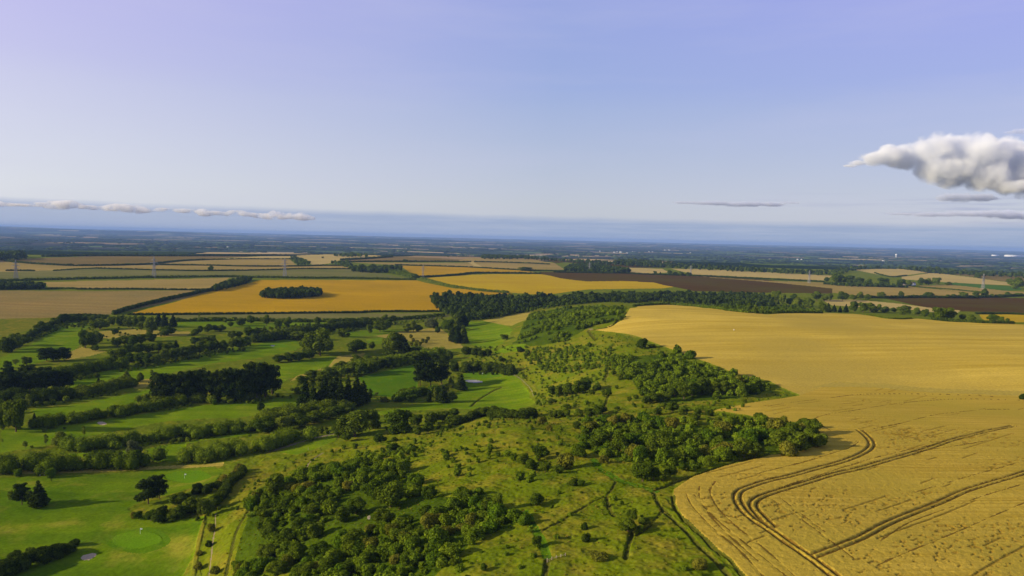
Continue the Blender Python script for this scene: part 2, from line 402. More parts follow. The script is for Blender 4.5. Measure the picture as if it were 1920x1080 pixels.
# ------------------------------------------------------------------ ground regions: name, material, label, category, outline in photograph pixels
REG = [
 # hillside and golf course first, later entries lie on top of earlier ones
 ('hillside', 'hill', 'scrubby green hillside sloping between the golf course and the wheat', 'hillside',
  '390,1090 372,1000 390,940 470,880 505,855 560,850 610,838 680,820 760,808 830,790 900,778 960,775 1012,768 1022,745 1000,722 965,695 930,672 985,640 960,625 985,585 1060,572 1130,568 1185,570 1205,600 1150,630 1320,690 1470,735 1440,760 1560,830 1500,870 1250,930 1300,1010 1420,1110 1300,1400 600,1400'),
 ('stubble_field', 'stubble', 'broad brown stubble field beside the diagonal hedge', 'field', '-300,548 0,545 140,546 395,545 365,557 210,590 145,590 95,602 60,617 0,634 -300,680'),
 ('grass_verge', 'margin', 'greenish strip at the bottom corner of the brown stubble field', 'verge', '-300,600 0,598 95,596 145,590 95,602 60,617 0,634 -300,680'),
 ('beige_field', 'tan', 'beige field above the broken dark hedge', 'field', '82,529 430,521 418,530 398,543 90,541'),
 ('bean_field', 'greygreen', 'long grey-green field crossed by the first two pylons', 'field', '-300,514 0,510 100,507 175,503 300,506 400,507 655,504 672,505 750,520 780,524 480,521 290,521 0,527 -300,533'),
 ('tan_field', 'tan', 'tan strip field above the long grey-green field', 'field', '-300,494 0,491 50,494 130,498 250,497 380,497 480,499 650,498 668,503 655,504 400,507 300,506 175,503 100,507 0,510 -300,514'),
 ('brown_field', 'brownfield', 'brown field along the skyline of the plateau on the left', 'field', '-100,489 20,487 160,481 300,480 490,480 385,487 330,490 250,496 130,498 50,493 0,491 -100,494'),
 ('tan_field', 'tan', 'thin tan field between two hedges right of the first tall pylon', 'field', '280,496 330,491 390,487 480,485 540,485 556,498 480,499 380,497'),
 ('tan_field', 'pale', 'pale strip on the skyline above the second tall pylon', 'field', '390,487 490,480.5 545,480 552,484 480,485'),
 ('pale_field', 'pale', 'pale yellow field on the skyline left of centre', 'field', '548,480 610,477 700,478.5 730,481 690,484 640,487 625,493 585,497 575,488'),
 ('brown_field', 'brownfield', 'brown field behind the dark copse on the plateau', 'field', '640,487 735,481 840,485 880,490 840,490.5 640,491'),
 ('tan_field', 'tan', 'narrow dull field below the brown one left of centre', 'field', '655,492 880,493 897,501 760,498'),
 ('golden_field', 'gold', 'golden strip field right of the dark plantation', 'field', '750,498 895,501 960,505 1010,512 1000,514 960,511 930,512 860,513 790,519 770,513'),
 ('golden_field', 'gold_bright', 'brightest yellow field curving below the ploughed land', 'field', '795,521 860,516 930,514 1012,514 1050,522 1100,528 1170,527 1225,530 1265,538 1240,541 1100,543 1020,553 960,549 880,543 830,532'),
 ('golden_field', 'gold', 'large golden field round the dark oval copse', 'field', '400,545 430,540 490,525 600,525 780,526 800,531 850,541 930,547 960,551 960,560 805,555 830,581 815,585 480,586 330,589 235,590 330,566'),
 ('grass_strip', 'greygreen', 'narrow dull green strip below the golden field hedge', 'field', '315,591 480,588 815,587 850,592 815,600 480,598 330,599'),
 ('tan_field', 'tan', 'tan field on the skyline right of centre', 'field', '850,490 880,484 960,485 1000,487 1040,494 1058,506 960,505 900,501 880,493'),
 ('pale_strip', 'pale', 'pale yellow curved edge of the central skyline field', 'field', '875,491 885,491 905,501 893,501'),
 ('brown_field', 'plough', 'small dark brown field below the central skyline wood', 'field', '1022,487 1100,490 1200,498 1255,502 1180,502 1060,492 1042,494'),
 ('ploughed_field', 'plough', 'large dark ploughed field behind the central wood', 'field', '1012,510 1060,510 1170,512 1300,516 1440,525 1560,541 1560,551 1440,549 1300,546 1262,538 1225,530 1170,527 1100,528 1050,522 1012,514'),
 ('pale_field', 'pale', 'pale field below the long dark skyline wood', 'field', '1178,502 1240,504 1255,511 1215,513 1180,511'),
 ('pale_field', 'pale', 'long pale field to the right of centre below the skyline wood', 'field', '1258,504 1320,505 1440,511 1560,517 1545,526 1440,521 1300,515'),
 ('tan_field', 'tan', 'long tan field in front of the farm trees', 'field', '1300,518 1440,527 1545,530 1560,533 1700,537 1800,547 1840,553 1700,557 1630,557 1560,549 1560,541 1440,529'),
 ('pale_field', 'pale', 'pale lens shaped field on the rise beyond the farm', 'field', '1600,506 1640,504.5 1690,504.5 1738,511 1700,516 1670,519 1630,512'),
 ('pale_field', 'pale', 'pale field sloping down beyond the farm to the green strip', 'field', '1690,519 1740,512.5 1770,514 1820,520 1900,531 1898,536 1780,530 1690,524'),
 ('brown_field', 'brownfield', 'dull brown field below the skyline wood at the far right', 'field', '1775,513 1860,515 1920,519 2100,527 2100,545 1920,533 1900,530 1820,519'),
 ('green_field', 'greenfield', 'bright green strip of crop beyond the farm', 'field', '1762,530 1790,530 1910,538 1915,544 1880,546 1780,534'),
 ('tan_field', 'tan', 'tan field below the bright green strip', 'field', '1712,536 1780,534 1880,545 1920,547 2100,560 2100,566 1920,553 1840,555 1800,547'),
 ('ploughed_field', 'plough', 'dark ploughed field at the far right', 'field', '1660,560 1720,557 1920,559 2100,562 2100,602 1920,588 1800,584 1740,578'),
 ('pale_field', 'pale', 'pale field edge showing between the right hand trees', 'field', '1540,562 1600,562 1690,570 1740,577 1800,582 1790,590 1700,580 1560,573'),
 ('yellow_field', 'gold_bright', 'yellow field with a lone dark tree at the right edge', 'field', '1835,590 1920,589 2100,600 2100,625 1920,604 1860,602'),
 ('wheat_field', 'wheat_far', 'large smooth wheat field rising to a rounded crest', 'field',
  '1112,620 1135,614 1168,601 1178,583 1197,573 1230,571 1300,575 1360,583 1440,590 1600,589 1640,594 1680,599 1720,598 1780,604 1920,609 2250,625 2300,770 1920,736 1765,732 1665,722 1565,717 1500,742 1442,716 1380,703 1300,672 1242,650 1150,624'),
 ('wheat_field', 'wheat_near', 'near wheat field with curving tractor ruts', 'field',
  '1262,920 1262,935 1270,955 1290,985 1320,1010 1350,1040 1400,1090 1500,1250 2400,1300 2400,780 1920,736 1765,732 1665,722 1565,717 1500,742 1440,752 1335,771 1400,780 1440,790 1500,800 1535,818 1545,832 1500,848 1440,856 1360,875 1300,895'),
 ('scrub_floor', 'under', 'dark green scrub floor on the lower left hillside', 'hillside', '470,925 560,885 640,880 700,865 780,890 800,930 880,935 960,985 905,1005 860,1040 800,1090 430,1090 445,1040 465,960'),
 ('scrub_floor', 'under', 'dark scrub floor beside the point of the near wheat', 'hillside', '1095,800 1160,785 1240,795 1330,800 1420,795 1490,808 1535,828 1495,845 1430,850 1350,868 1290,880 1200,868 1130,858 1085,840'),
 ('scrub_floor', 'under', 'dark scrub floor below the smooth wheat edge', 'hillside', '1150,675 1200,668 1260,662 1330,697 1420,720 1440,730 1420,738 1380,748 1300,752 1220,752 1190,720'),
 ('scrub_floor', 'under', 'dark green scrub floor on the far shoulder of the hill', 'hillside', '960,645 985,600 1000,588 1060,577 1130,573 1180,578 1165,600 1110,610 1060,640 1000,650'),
 ('fold_band_wheat', 'foldband', 'greyer band of wheat along the fold of the right field', 'field', '1520,727 1565,717 1665,721 1765,731 1920,735 2250,752 2250,764 1920,744 1765,739 1665,730 1590,727'),
 # golf course
 ('mown_grass', 'nearfair', 'mown golf hole with the putting green nearest the camera', 'fairway', '-300,900 0,897 90,893 200,888 300,880 400,876 425,880 410,900 370,912 330,925 270,940 240,955 260,972 340,975 378,968 374,1000 345,1090 300,1300 -300,1300'),
 ('fairway', 'fairway', 'long bright fairway above the pale bunker', 'fairway', '-200,850 0,830 0,806 60,803 160,793 260,778 350,764 420,756 480,750 555,746 560,772 440,784 300,792 190,812 110,830 60,842 -200,870'),
 ('fairway', 'fairway', 'fairway strip between the two long hedges at lower left', 'fairway', '110,852 260,845 350,827 460,811 470,815 350,832 338,866 290,866 275,842 180,862'),
 ('fairway', 'fairway', 'fairway strip left of the tall pine belt', 'fairway', '58,770 150,758 285,730 288,738 255,756 150,777 72,790'),
 ('fairway', 'fairway', 'long curving fairway behind the tall pine belt', 'fairway', '128,710 225,692 325,678 475,645 545,636 567,647 550,657 505,667 480,672 400,682 350,692 275,712 225,720 135,727'),
 ('fairway', 'fairway', 'fairway at the top left below the stubble field', 'fairway', '-100,700 0,672 75,637 92,617 140,604 172,608 152,625 150,645 130,665 75,680 0,697 -100,730'),
 ('fairway', 'fairway', 'fairway left of the tan rough patch by the spruces', 'fairway', '515,685 620,667 632,671 615,690 562,702 522,722'),
 ('fairway', 'collar', 'dull green sloping fairway behind the black spruces', 'fairway', '668,708 777,684 785,730 735,745 695,742'),
 ('fairway', 'fairway', 'fairway running up the small valley under the hill', 'fairway', '872,604 917,602 950,611 962,620 942,642 925,657 890,650 877,640 868,617'),
 ('fairway', 'fairway', 'fairway crossed by long tree shadows', 'fairway', '868,700 955,698 975,715 993,740 1005,758 960,770 900,768 840,767 770,770 700,782 690,776 780,760 850,745 862,725'),
 ('fairway', 'fairway', 'little bright fairway end below the hill scrub', 'fairway', '925,660 955,648 985,646 990,652 965,660 930,664'),
 ('fairway', 'fairway', 'thin bright strip right of the top conifers', 'fairway', '328,604 400,601 480,603 545,612 500,618 400,612 330,614'),
 ('fairway', 'fairway', 'thin strip along the top hedge left of centre', 'fairway', '500,606 560,604 640,606 660,611 600,614 520,612'),
 ('fairway', 'fairway', 'bright strip behind the dark round trees', 'fairway', '640,624 720,616 760,620 700,630 655,634'),
 ('fairway', 'fairway', 'small bright strip left of the dark domed tree', 'fairway', '685,637 715,633 718,645 695,648'),
 ('fairway', 'fairway', 'small mown tee strip beside the gravel path', 'fairway', '528,848 560,838 600,826 625,815 628,826 600,838 560,853'),
 ('dry_patch', 'dry', 'tan dry grass patch in the middle of the golf course', 'dry grass', '700,630 752,622 800,616 822,614 845,630 872,652 830,656 795,653 770,640 720,634'),
 ('dry_patch', 'dry', 'golden triangle of dry grass below the hill scrub', 'dry grass', '905,601 950,592 995,584 985,600 960,611 930,607'),
 ('dry_patch', 'dry', 'dry tan rough left of the sloping fairway', 'dry grass', '630,668 685,662 672,674 640,684 612,692 545,716 560,703 615,690'),
 ('dry_patch', 'dry', 'dry ochre grass in the top left rough', 'dry grass', '185,622 240,617 300,620 360,622 350,630 290,632 230,636 190,634'),
 ('dry_patch', 'dry', 'ochre slope left of the round tree clump', 'dry grass', '130,660 150,652 200,660 170,668 120,676'),
 ('dry_patch', 'dry', 'ochre bank below the young conifers', 'dry grass', '240,718 290,708 300,722 250,730'),
 ('dry_patch', 'dry', 'thin ochre bank under the lowest golf hedge', 'dry grass', '0,884 150,878 300,874 420,868 420,874 300,879 150,886 0,891'),
]
# round things on the course: centre px, half width px, half height px, tilt, ...
ELL = [
 ('green_collar', 'collar', 'darker grass collar round the nearest putting green', 'collar', 258, 1014, 58, 25, -.08),
 ('putting_green', 'green', 'oval putting green with a white flag nearest the camera', 'putting green', 258, 1012, 44, 17, -.08),
 ('putting_green', 'green', 'putting green with a flag below the gravel path', 'putting green', 352, 894, 42, 11, -.06),
 ('putting_green', 'green', 'vivid putting green above the long tree shadow', 'putting green', 905, 704, 34, 6, 0),
 ('putting_green', 'green', 'small putting green behind the pine belt', 'putting green', 510, 649, 26, 4, 0),
 ('bunker', 'sand', 'sand bunker below the nearest putting green', 'bunker', 165, 1044, 14, 6, -.25),
 ('bunker', 'sand', 'sand bunker on the long bright fairway', 'bunker', 190, 794, 8, 3.2, .1),
 ('bunker', 'trail', 'dark bunker lip with painted shade on the lower fairway strip', 'bunker', 345, 826, 17, 2.6, -.2),  # shade of the lip painted with the dark earth material
 ('bunker', 'sandshade', 'long white bunker with tree shade in its colour by the vivid green', 'bunker', 888, 715.5, 15, 2.4, .08),
 ('bunker', 'sandshade', 'pale bunker left of the small far putting green', 'bunker', 511, 648.5, 3, 1.2, 0),
 ('bare_chalk', 'chalk', 'larger bare chalk scar among the hillside scrub', 'chalk scar', 691, 970, 3, 4, .5),
 ('bare_chalk', 'chalk', 'smaller bare chalk scar left of the larger one', 'chalk scar', 673, 960, 5, 1.6, -.3),
 ('bare_chalk', 'gravel', 'pale trampled patch where hillside paths meet below the scrub', 'bare ground', 1107, 618, 4, 1.5, 0),
]
# trodden lines: label, material, width m, depth m, polyline px
PATHS = [
 ('footpath', 'path', 'green mown footpath winding down between hillside bushes', 2.6, .15, '1112,862 1122,876 1140,888 1157,902 1180,906 1205,912 1228,922'),
 ('footpath', 'trail', 'thin trodden footpath slanting across the near hillside', .8, .3, '1155,906 1140,925 1110,942 1065,970 1015,1000'),
 ('footpath', 'trail', 'short curved footpath below the slanting one', 1.1, .45, '1138,928 1140,945 1152,968'),
 ('footpath', 'path', 'wide green footpath descending to the wooden fence', 2.2, .2, '985,958 1000,990 1015,1018 1025,1048'),
 ('footpath', 'trail', 'dark trodden footpath below the wooden fence', 1.3, .5, '1026,1054 1022,1080 1015,1120'),
 ('footpath', 'trail', 'dark footpath dropping from the twin hillside bushes', 1.2, .5, '1186,995 1178,1022 1173,1048'),
 ('footpath', 'trail', 'footpath from the twin bushes up to the field corner', 1.0, .4, '1192,1002 1222,980 1238,963 1243,955'),
 ('footpath', 'trail', 'dark sunken track along the near wheat field edge', 1.1, .5, '1225,922 1234,945 1250,963 1280,990 1310,1022 1335,1045 1365,1078 1400,1120'),
 ('ditch', 'trail', 'dark ditch between the green margin and the wheat', 1.0, .5, '1262,932 1267,957 1293,985 1318,1008 1343,1033 1366,1050 1392,1080 1430,1120'),
 ('ditch', 'trail', 'dark ditch along the top edge of the near wheat', 1.5, .7, '1230,918 1262,903 1292,892 1335,880 1385,865 1440,852'),
 ('footpath', 'trail', 'footpath climbing through the upper scrub to the wheat', 2.2, .6, '1103,621 1110,630 1118,638'),
 ('footpath', 'trail', 'dark steep footpath with fence rails on the upper slope', 2.0, .6, '1146,648 1143,664 1139,680 1138,700 1133,712'),
 ('footpath', 'trail', 'narrow footpath below the steep one', 1.4, .5, '1141,742 1136,755 1133,768'),
 ('ditch', 'trail', 'dark ditch curving round the corner of the smooth wheat', 2.4, .9, '1110,620 1140,614 1153,607 1162,597 1172,588'),
 ('footpath', 'gravel', 'pale sandy footpath beside the thin poplar', .4, .1, '404,962 402,990 399,1012 396,1040 391,1080'),
 ('footpath', 'trail', 'worn footpath on the green strip left of the scrub', 1.0, .3, '480,925 470,950 455,975 440,1008 432,1040 420,1085'),
 ('footpath', 'margin', 'straw coloured bank line edging the nearest golf hole', 1.6, -.4, '383,975 376,1000 368,1040 360,1090'),
 ('gravel_path', 'gravel', 'gravel golf path climbing past the big oak', 2.2, .05, '505,846 530,840 555,832 580,824 605,818 624,814'),
 ('footpath', 'trail', 'dark diagonal worn line across the shadowed fairway', 1.6, .5, '882,762 895,752 910,742 922,735 940,726'),
 ('footpath', 'gravel', 'short pale scarp line above the wooded slope', .9, .2, '570,881 580,868 592,858 604,850'),
]
# tractor ruts (pairs) in the near wheat
RUTS = [
 '1612,808 1626,820 1634,832 1630,843 1610,855 1575,868 1530,880 1480,894 1440,903 1412,912 1388,922 1382,936 1392,956 1412,975 1440,993 1478,1020 1515,1045 1555,1075 1600,1112',
 '1900,800 1800,822 1740,842 1665,864 1610,880 1565,890 1500,910 1450,925 1420,937 1412,950 1425,968 1448,990',
 '1960,872 1920,888 1860,906 1810,922 1765,942 1715,962 1665,983 1620,1007 1585,1022 1548,1036 1524,1045',
]
RUT1 = [(.5, '1560,811 1527,787 1600,771 1690,757 1790,750 1915,752'), (.5, '1440,763 1500,754 1590,743 1665,740 1765,741 1860,745'), (.6, '1637,806 1690,795 1760,778 1840,770 1890,769'),
        (.45, '1910,912 1820,940 1730,972 1690,990 1650,1017'), (.5, '1285,928 1297,952 1335,992 1385,1035 1430,1085'), (.35, '1460,935 1500,965 1545,1000'),
        (.35, '1212,612 1208,600 1218,590 1222,584'), (.35, '1200,612 1205,600 1213,588'), (.35, '1222,602 1232,592 1236,584'), (.5, '1705,850 1790,838 1850,828 1870,823'), (.45, '1340,905 1330,925 1345,955 1380,990 1430,1030 1490,1085'), (.45, '1310,915 1312,940 1335,975 1375,1015 1420,1055'), (.45, '1440,935 1480,960 1540,1005 1600,1050'), (.45, '1700,930 1800,900 1905,870'), (.42, '1460,917 1600,872 1700,846 1800,826'), (.42, '1420,890 1520,864 1590,842 1612,828'), (.45, '1640,1065 1740,1022 1850,975 1920,945'), (.4, '1300,930 1330,965 1400,1025 1480,1090')]
# lodged, trampled strips of wheat
LODGE = ['1590,977 1640,958 1670,948 1730,928', '1545,950 1570,945 1590,958', '1690,1030 1740,1010 1800,985', '1725,1050 1790,1030 1850,1010 1900,990', '1664,815 1690,810 1680,830 1675,850', '1615,1045 1650,1065', '1800,1075 1860,1050 1920,1020', '1860,880 1920,862']
# ------------------------------------------------------------------ build the ground: one grid cut into its regions
regid = np.full(NT * NR, -1, np.int16)
r_all = np.hypot(GX, GY)
DEF = []                                # (name, material key, label, category)
def add_region(name, mk, label, cat, mask):
    DEF.append((name, mk, label, cat)); regid[mask] = len(DEF) - 1
add_region('ground', 'ground', 'rough green grass ground of the golf course and plateau', 'ground', r_all < 3450)
add_region('lowland', 'plain', 'hazy blue lowland of woods and pale fields to the horizon', 'lowland', r_all >= 3450)
WHEAT = set(); HILL = set()
wob_x = GX + 3.0 * (vnoise(GX, GY, 22, 21) - .5); wob_y = GY + 3.0 * (vnoise(GX, GY, 22, 22) - .5)
for name, mk, label, cat, poly in REG:
    P = at(pp(poly))[:, :2]
    soft = mk in ('hill', 'under', 'foldband', 'fairway', 'collar', 'dry', 'nearfair', 'margin')
    mask = in_poly(wob_x if soft else GX, wob_y if soft else GY, P)
    if mk in ('gold', 'gold_bright', 'pale', 'tan', 'stubble', 'plough', 'brownfield', 'greygreen', 'greenfield'): mask &= r_all < 4700
    add_region(name, mk, label, cat, mask)
    if mk.startswith('wheat') or mk == 'foldband': WHEAT.add(len(DEF) - 1)
    if mk in ('hill', 'under'): HILL.add(len(DEF) - 1)
dz = np.zeros(NT * NR)
isw = np.isin(regid, list(WHEAT)); ish = np.isin(regid, list(HILL))
near1 = r_all < 1500
for name, mk, label, cat, cx, cy, a, b, tilt in ELL:
    t = np.linspace(0, 2 * np.pi, 28, endpoint=False)
    ex = a * np.cos(t) * (1 + .12 * np.sin(2 * t + cx)); ey = b * np.sin(t) * (1 + .1 * np.cos(3 * t + cy))
    P = at(np.stack([cx + ex * math.cos(tilt) - ey * math.sin(tilt), cy + ex * math.sin(tilt) + ey * math.cos(tilt)], 1))[:, :2]
    mask = in_poly(GX, GY, P)
    add_region(name, mk, label, cat, mask)
    if name == 'bunker':
        c = P.mean(0); rad = np.hypot(*(P - c).T).mean()
        d = np.hypot(GX - c[0], GY - c[1]) / rad
        dz[mask] -= .4 * np.clip(1.15 - d[mask], 0, 1)
# small relief: tussocks on the hill, uneven rough, standing wheat with a ragged top
t1 = vnoise(GX, GY, 2.1, 31); t2 = vnoise(GX, GY, .9, 32); t3 = vnoise(GX, GY, 6., 33); t4 = vnoise(GX, GY, 16., 34)
fade = 1 - sstep(500, 1400, r_all)
dz += ish * fade * (.40 * (t1 - .5) + .28 * (t2 - .5) + .7 * (t3 - .5) + .9 * (t4 - .5))
isg = regid == 0
dz += isg * fade * (.4 * (t1 - .5) + .2 * (t2 - .5) + .5 * (t3 - .5))
dz += isw * (1 - sstep(260, 520, r_all)) * (.05 * (t1 - .5) + .14 * (t2 - .5))
isn = np.zeros(len(dz), bool)
for i_, d_ in enumerate(DEF):
    if d_[1] in ('nearfair', 'fairway', 'collar'): isn |= regid == i_
dz += isn * fade * (.9 * (t4 - .5) + .25 * (t3 - .5))
def px_line(s, step=3.0):
    return smooth_line(at(pp(s))[:, :2], step)
# wheat height above the soil, its tramlines of trodden soil and its lodged strips
wh = np.where(isw & near1, .45, 0.0)
cut = np.zeros(len(dz)); rutm = np.zeros(len(dz), bool); rut1m = rutm.copy(); lodm = rutm.copy()
for s in RUTS:
    L = px_line(s, 2.0); tg = np.gradient(L, axis=0); nn = np.stack([-tg[:, 1], tg[:, 0]], 1); nn /= np.linalg.norm(nn, axis=1, keepdims=True) + 1e-9
    for off in (-1.0, 1.0):
        d = line_dist(GX, GY, L + nn * off, 6.0); cut = np.maximum(cut, 1 - sstep(.25, .75, d))
        rutm |= d < .40 + .25 * (vnoise(GX, GY, 3., 48) - .5)
for a_, s in RUT1:
    d = line_dist(GX, GY, px_line(s, 2.5), 6.0); cut = np.maximum(cut, .4 * a_ * (1 - sstep(.2, .7, d)))
    rut1m |= (d < .42 * a_ + .55 * (vnoise(GX, GY, 3., 49) - .5)) & (d < .5)
# parallel drill lines broken up along their length
ca, sa = math.cos(ANG_N), math.sin(ANG_N); tv = -GX * sa + GY * ca; tu = GX * ca + GY * sa
lodm |= (np.abs((tv / 6.1 + .05 * vnoise(tu, tv, 40, 46)) % 1.0 - .5) < .05) & (vnoise(tu, tv * 2, 16, 47) > .74) & (r_all < 520)
for s in LODGE:
    d = line_dist(GX, GY, px_line(s, 3.0), 14.)
    ragged = (vnoise(tu, tv * 1.8, 1.7, 41) + .6 * vnoise(tu, tv * 1.8, .9, 42)) > 1.02 + .09 * np.minimum(d, 8) / 2
    lodm |= ragged & (d < 8)
lodm |= (r_all < 460) & ((vnoise(tu, tv * 2, 2.2, 43) + .5 * vnoise(tu, tv * 2, 1.0, 44) + 1.2 * (vnoise(GX, GY, 34, 45) - .5)) > 1.52)
cut = np.maximum(cut, .5 * lodm)
dz += np.where(isw, wh - .38 * cut, 0)
isnw = np.zeros(len(dz), bool)
for i_, d_ in enumerate(DEF):
    if d_[1] == 'wheat_near': isnw |= regid == i_
add_region('lodged_wheat', 'lodged', 'dark flattened specks and drill lines scattered in the near wheat', 'wheat', lodm & isnw)
add_region('tramline', 'rutsoil', 'faint single tractor lines along the near wheat headland', 'tramline', rut1m & isnw)
add_region('tramline', 'rutsoil', 'dark paired tractor ruts curving through the near wheat', 'tramline', rutm & isnw)
# ruts take the soil colour besides the shallow relief cut above
for name, mk, label, w, dep, s in PATHS:
    L = px_line(s, 2.0); d = line_dist(GX, GY, L, 8.0)
    jag = w * (.75 + .5 * vnoise(GX, GY, 5., 51))
    mask = d < jag / 2
    dz -= dep * (1 - sstep(w * .3, w * .75, d))
    add_region(name, mk, label, 'path' if name != 'ditch' else 'ditch', mask)
GZF = GZ + dz
grid = np.arange(NT * NR).reshape(NR, NT)
FA = np.stack([grid[:-1, :-1].ravel(), grid[:-1, 1:].ravel(), grid[1:, 1:].ravel(), grid[1:, :-1].ravel()], 1)
fr = regid[FA[:, 0]]
ALLV = np.stack([GX, GY, GZF], 1)
for k, (name, mk, label, cat) in enumerate(DEF):
    f = FA[fr == k]
    if not len(f): print('empty region', label); continue
    u, inv = np.unique(f, return_inverse=True)
    me = mesh_from(name, ALLV[u], inv.reshape(f.shape)[:, ::-1], M[mk], smooth=True)
    tag(link(name, me), label, cat, None, 'structure')
# ------------------------------------------------------------------ plant shapes
import bmesh
def ico(sub):
    bm = bmesh.new(); bmesh.ops.create_icosphere(bm, subdivisions=sub, radius=1.0)
    bm.verts.ensure_lookup_table()
    v = np.array([x.co[:] for x in bm.verts]); f = np.array([[q.index for q in p.verts] for p in bm.faces]); bm.free()
    return v, f
ICO1, ICO2 = ico(1), ico(2)

def leaf_cloud(lobes, n, size, rg, out=.55, core=.8, droop=0.0, sub=1, keep_z=None, cut=.82):
    """leaf-sized faces spread over lumpy lobes, over rough inner masses of the same leaf; -> V, [quads, tris], tint"""
    lobes = np.asarray(lobes, float)
    c, rr = lobes[:, :3], lobes[:, 3:6]
    area = (rr[:, 0] * rr[:, 1]) ** .5 * rr[:, 2] ** .5; area = area ** 2
    k = rg.choice(len(lobes), int(n * 1.7), p=area / area.sum())
    d = rg.normal(size=(len(k), 3)); d[:, 2] += .25; d /= np.linalg.norm(d, axis=1, keepdims=True)
    p = c[k] + d * rr[k] * rg.uniform(.74, 1.08, (len(k), 1))
    ok = np.ones(len(k), bool)
    for i in range(len(lobes)):
        q = (((p - c[i]) / rr[i]) ** 2).sum(1)
        ok &= (q > cut ** 2) | (k == i)
    if keep_z is not None: ok &= p[:, 2] > keep_z
    p, d, k = p[ok][:n], d[ok][:n], k[ok][:n]; m = len(p)
    nn = d / rr[k]; nn /= np.linalg.norm(nn, axis=1, keepdims=True)
    nn = nn * out + rg.normal(size=(m, 3)) * (1 - out) * .8; nn[:, 2] += .1 - droop
    nn /= np.linalg.norm(nn, axis=1, keepdims=True)
    a = np.cross(nn, rg.normal(size=(m, 3))); a /= np.linalg.norm(a, axis=1, keepdims=True) + 1e-9
    b = np.cross(nn, a)
    sz = size * rg.uniform(.55, 1.35, (m, 1))
    j = rg.uniform(.6, 1.25, (m, 4, 1))
    V = np.stack([p + a * sz * j[:, 0], p + b * sz * j[:, 1], p - a * sz * j[:, 2], p - b * sz * j[:, 3]], 1).reshape(-1, 3)
    Q = np.arange(4 * m).reshape(m, 4)
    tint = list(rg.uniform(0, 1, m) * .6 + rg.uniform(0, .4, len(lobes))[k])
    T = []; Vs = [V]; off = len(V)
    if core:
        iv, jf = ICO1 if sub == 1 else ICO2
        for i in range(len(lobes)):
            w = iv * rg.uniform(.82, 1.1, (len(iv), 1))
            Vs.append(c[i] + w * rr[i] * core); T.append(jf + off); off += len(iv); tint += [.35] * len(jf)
    V = np.vstack(Vs)
    return V, ([Q, np.vstack(T)] if T else [Q]), np.array(tint)

def tube(pts, rad, sides=6):
    pts = np.asarray(pts, float); V = []; Fq = []
    for i, p in enumerate(pts):
        t = pts[min(i + 1, len(pts) - 1)] - pts[max(i - 1, 0)]; t /= np.linalg.norm(t) + 1e-9
        a = np.cross(t, [.3, .9, .1]); a /= np.linalg.norm(a); b = np.cross(t, a)
        for s in range(sides):
            an = 2 * np.pi * s / sides
            V.append(p + rad[i] * (a * math.cos(an) + b * math.sin(an)))
    for i in range(len(pts) - 1):
        for s in range(sides):
            Fq.append([i * sides + s, i * sides + (s + 1) % sides, (i + 1) * sides + (s + 1) % sides, (i + 1) * sides + s])
    return np.array(V), np.array(Fq)
def merge(parts):
    V = []; Fq = []; o = 0
    for v, f in parts:
        V.append(v); Fq.append(f + o); o += len(v)
    return np.vstack(V), np.vstack(Fq)

def trunk_mesh(top, r, limbs, rg, mat):
    parts = [tube([(0, 0, -.03), (0, 0, .02), (rg.normal() * .012, rg.normal() * .012, top * .5), (0, 0, top)], [r * 1.5, r * 1.1, r * .8, r * .35])]
    for l in limbs:
        z0 = rg.uniform(.35, .8) * top
        parts.append(tube([(0, 0, z0), tuple(np.array([l[0] * .5, l[1] * .5, z0 + (l[2] - z0) * .6])), tuple(l[:3])], [r * .5, r * .32, r * .12], 5))
    V, Fq = merge(parts)
    return mesh_from('trunk', V, Fq, mat, True)

PROTO = {}
def proto(kind, mat, crowns, trunks, width):
    PROTO[kind] = dict(crown=crowns, trunk=trunks, w=width, mat=mat)

def make_broad(kind, mat, n=6, squat=1.0, leaves=2600):
    cs, ts = [], []
    for v in range(n):
        rg = np.random.default_rng(100 + v + len(kind) * 17); L = []
        for i in range(rg.integers(11, 16)):
            an = rg.uniform(0, 2 * np.pi); ph = rg.uniform(-.95, 1.0); q = math.sqrt(1 - min(.98, ph * ph))
            L.append((.30 * q * math.cos(an), .30 * q * math.sin(an), .50 + .33 * ph * squat, *(rg.uniform(.13, .21) * np.array([1, 1, rg.uniform(.8, 1.0)]))))
        L.append((0, 0, .48, .29, .29, .32))
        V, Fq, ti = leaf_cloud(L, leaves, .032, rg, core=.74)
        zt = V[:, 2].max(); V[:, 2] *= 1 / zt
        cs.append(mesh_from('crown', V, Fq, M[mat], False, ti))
        ts.append(trunk_mesh(.6, .028, [L[i] for i in range(5)], rg, M['bark']))
    proto(kind, mat, cs, ts, .86)
def make_pine(kind, mat, n=5):
    cs, ts = [], []
    for v in range(n):
        rg = np.random.default_rng(300 + v); L = []
        for i in range(14):
            z = .26 + .68 * (i / 13.) + rg.normal() * .02
            r = .25 * math.sin(math.pi * min(.92, (1.02 - z) / .8 * .62 + .12)) + .02
            an = i * 2.4 + rg.uniform(-.5, .5)
            rad = rg.uniform(.11, .18) * (1.15 - .5 * (z - .3))
            L.append((r * math.cos(an), r * math.sin(an), z, rad * 1.15, rad * 1.15, rad * .62))
        L.append((0, 0, .58, .17, .17, .34))
        V, Fq, ti = leaf_cloud(L, 2300, .030, rg, out=.45, core=.68)
        V[:, 2] *= 1 / V[:, 2].max()
        cs.append(mesh_from('crown', V, Fq, M[mat], False, ti))
        ts.append(trunk_mesh(.85, .022, [L[i] for i in range(6)], rg, M['bark']))
    proto(kind, mat, cs, ts, .68)
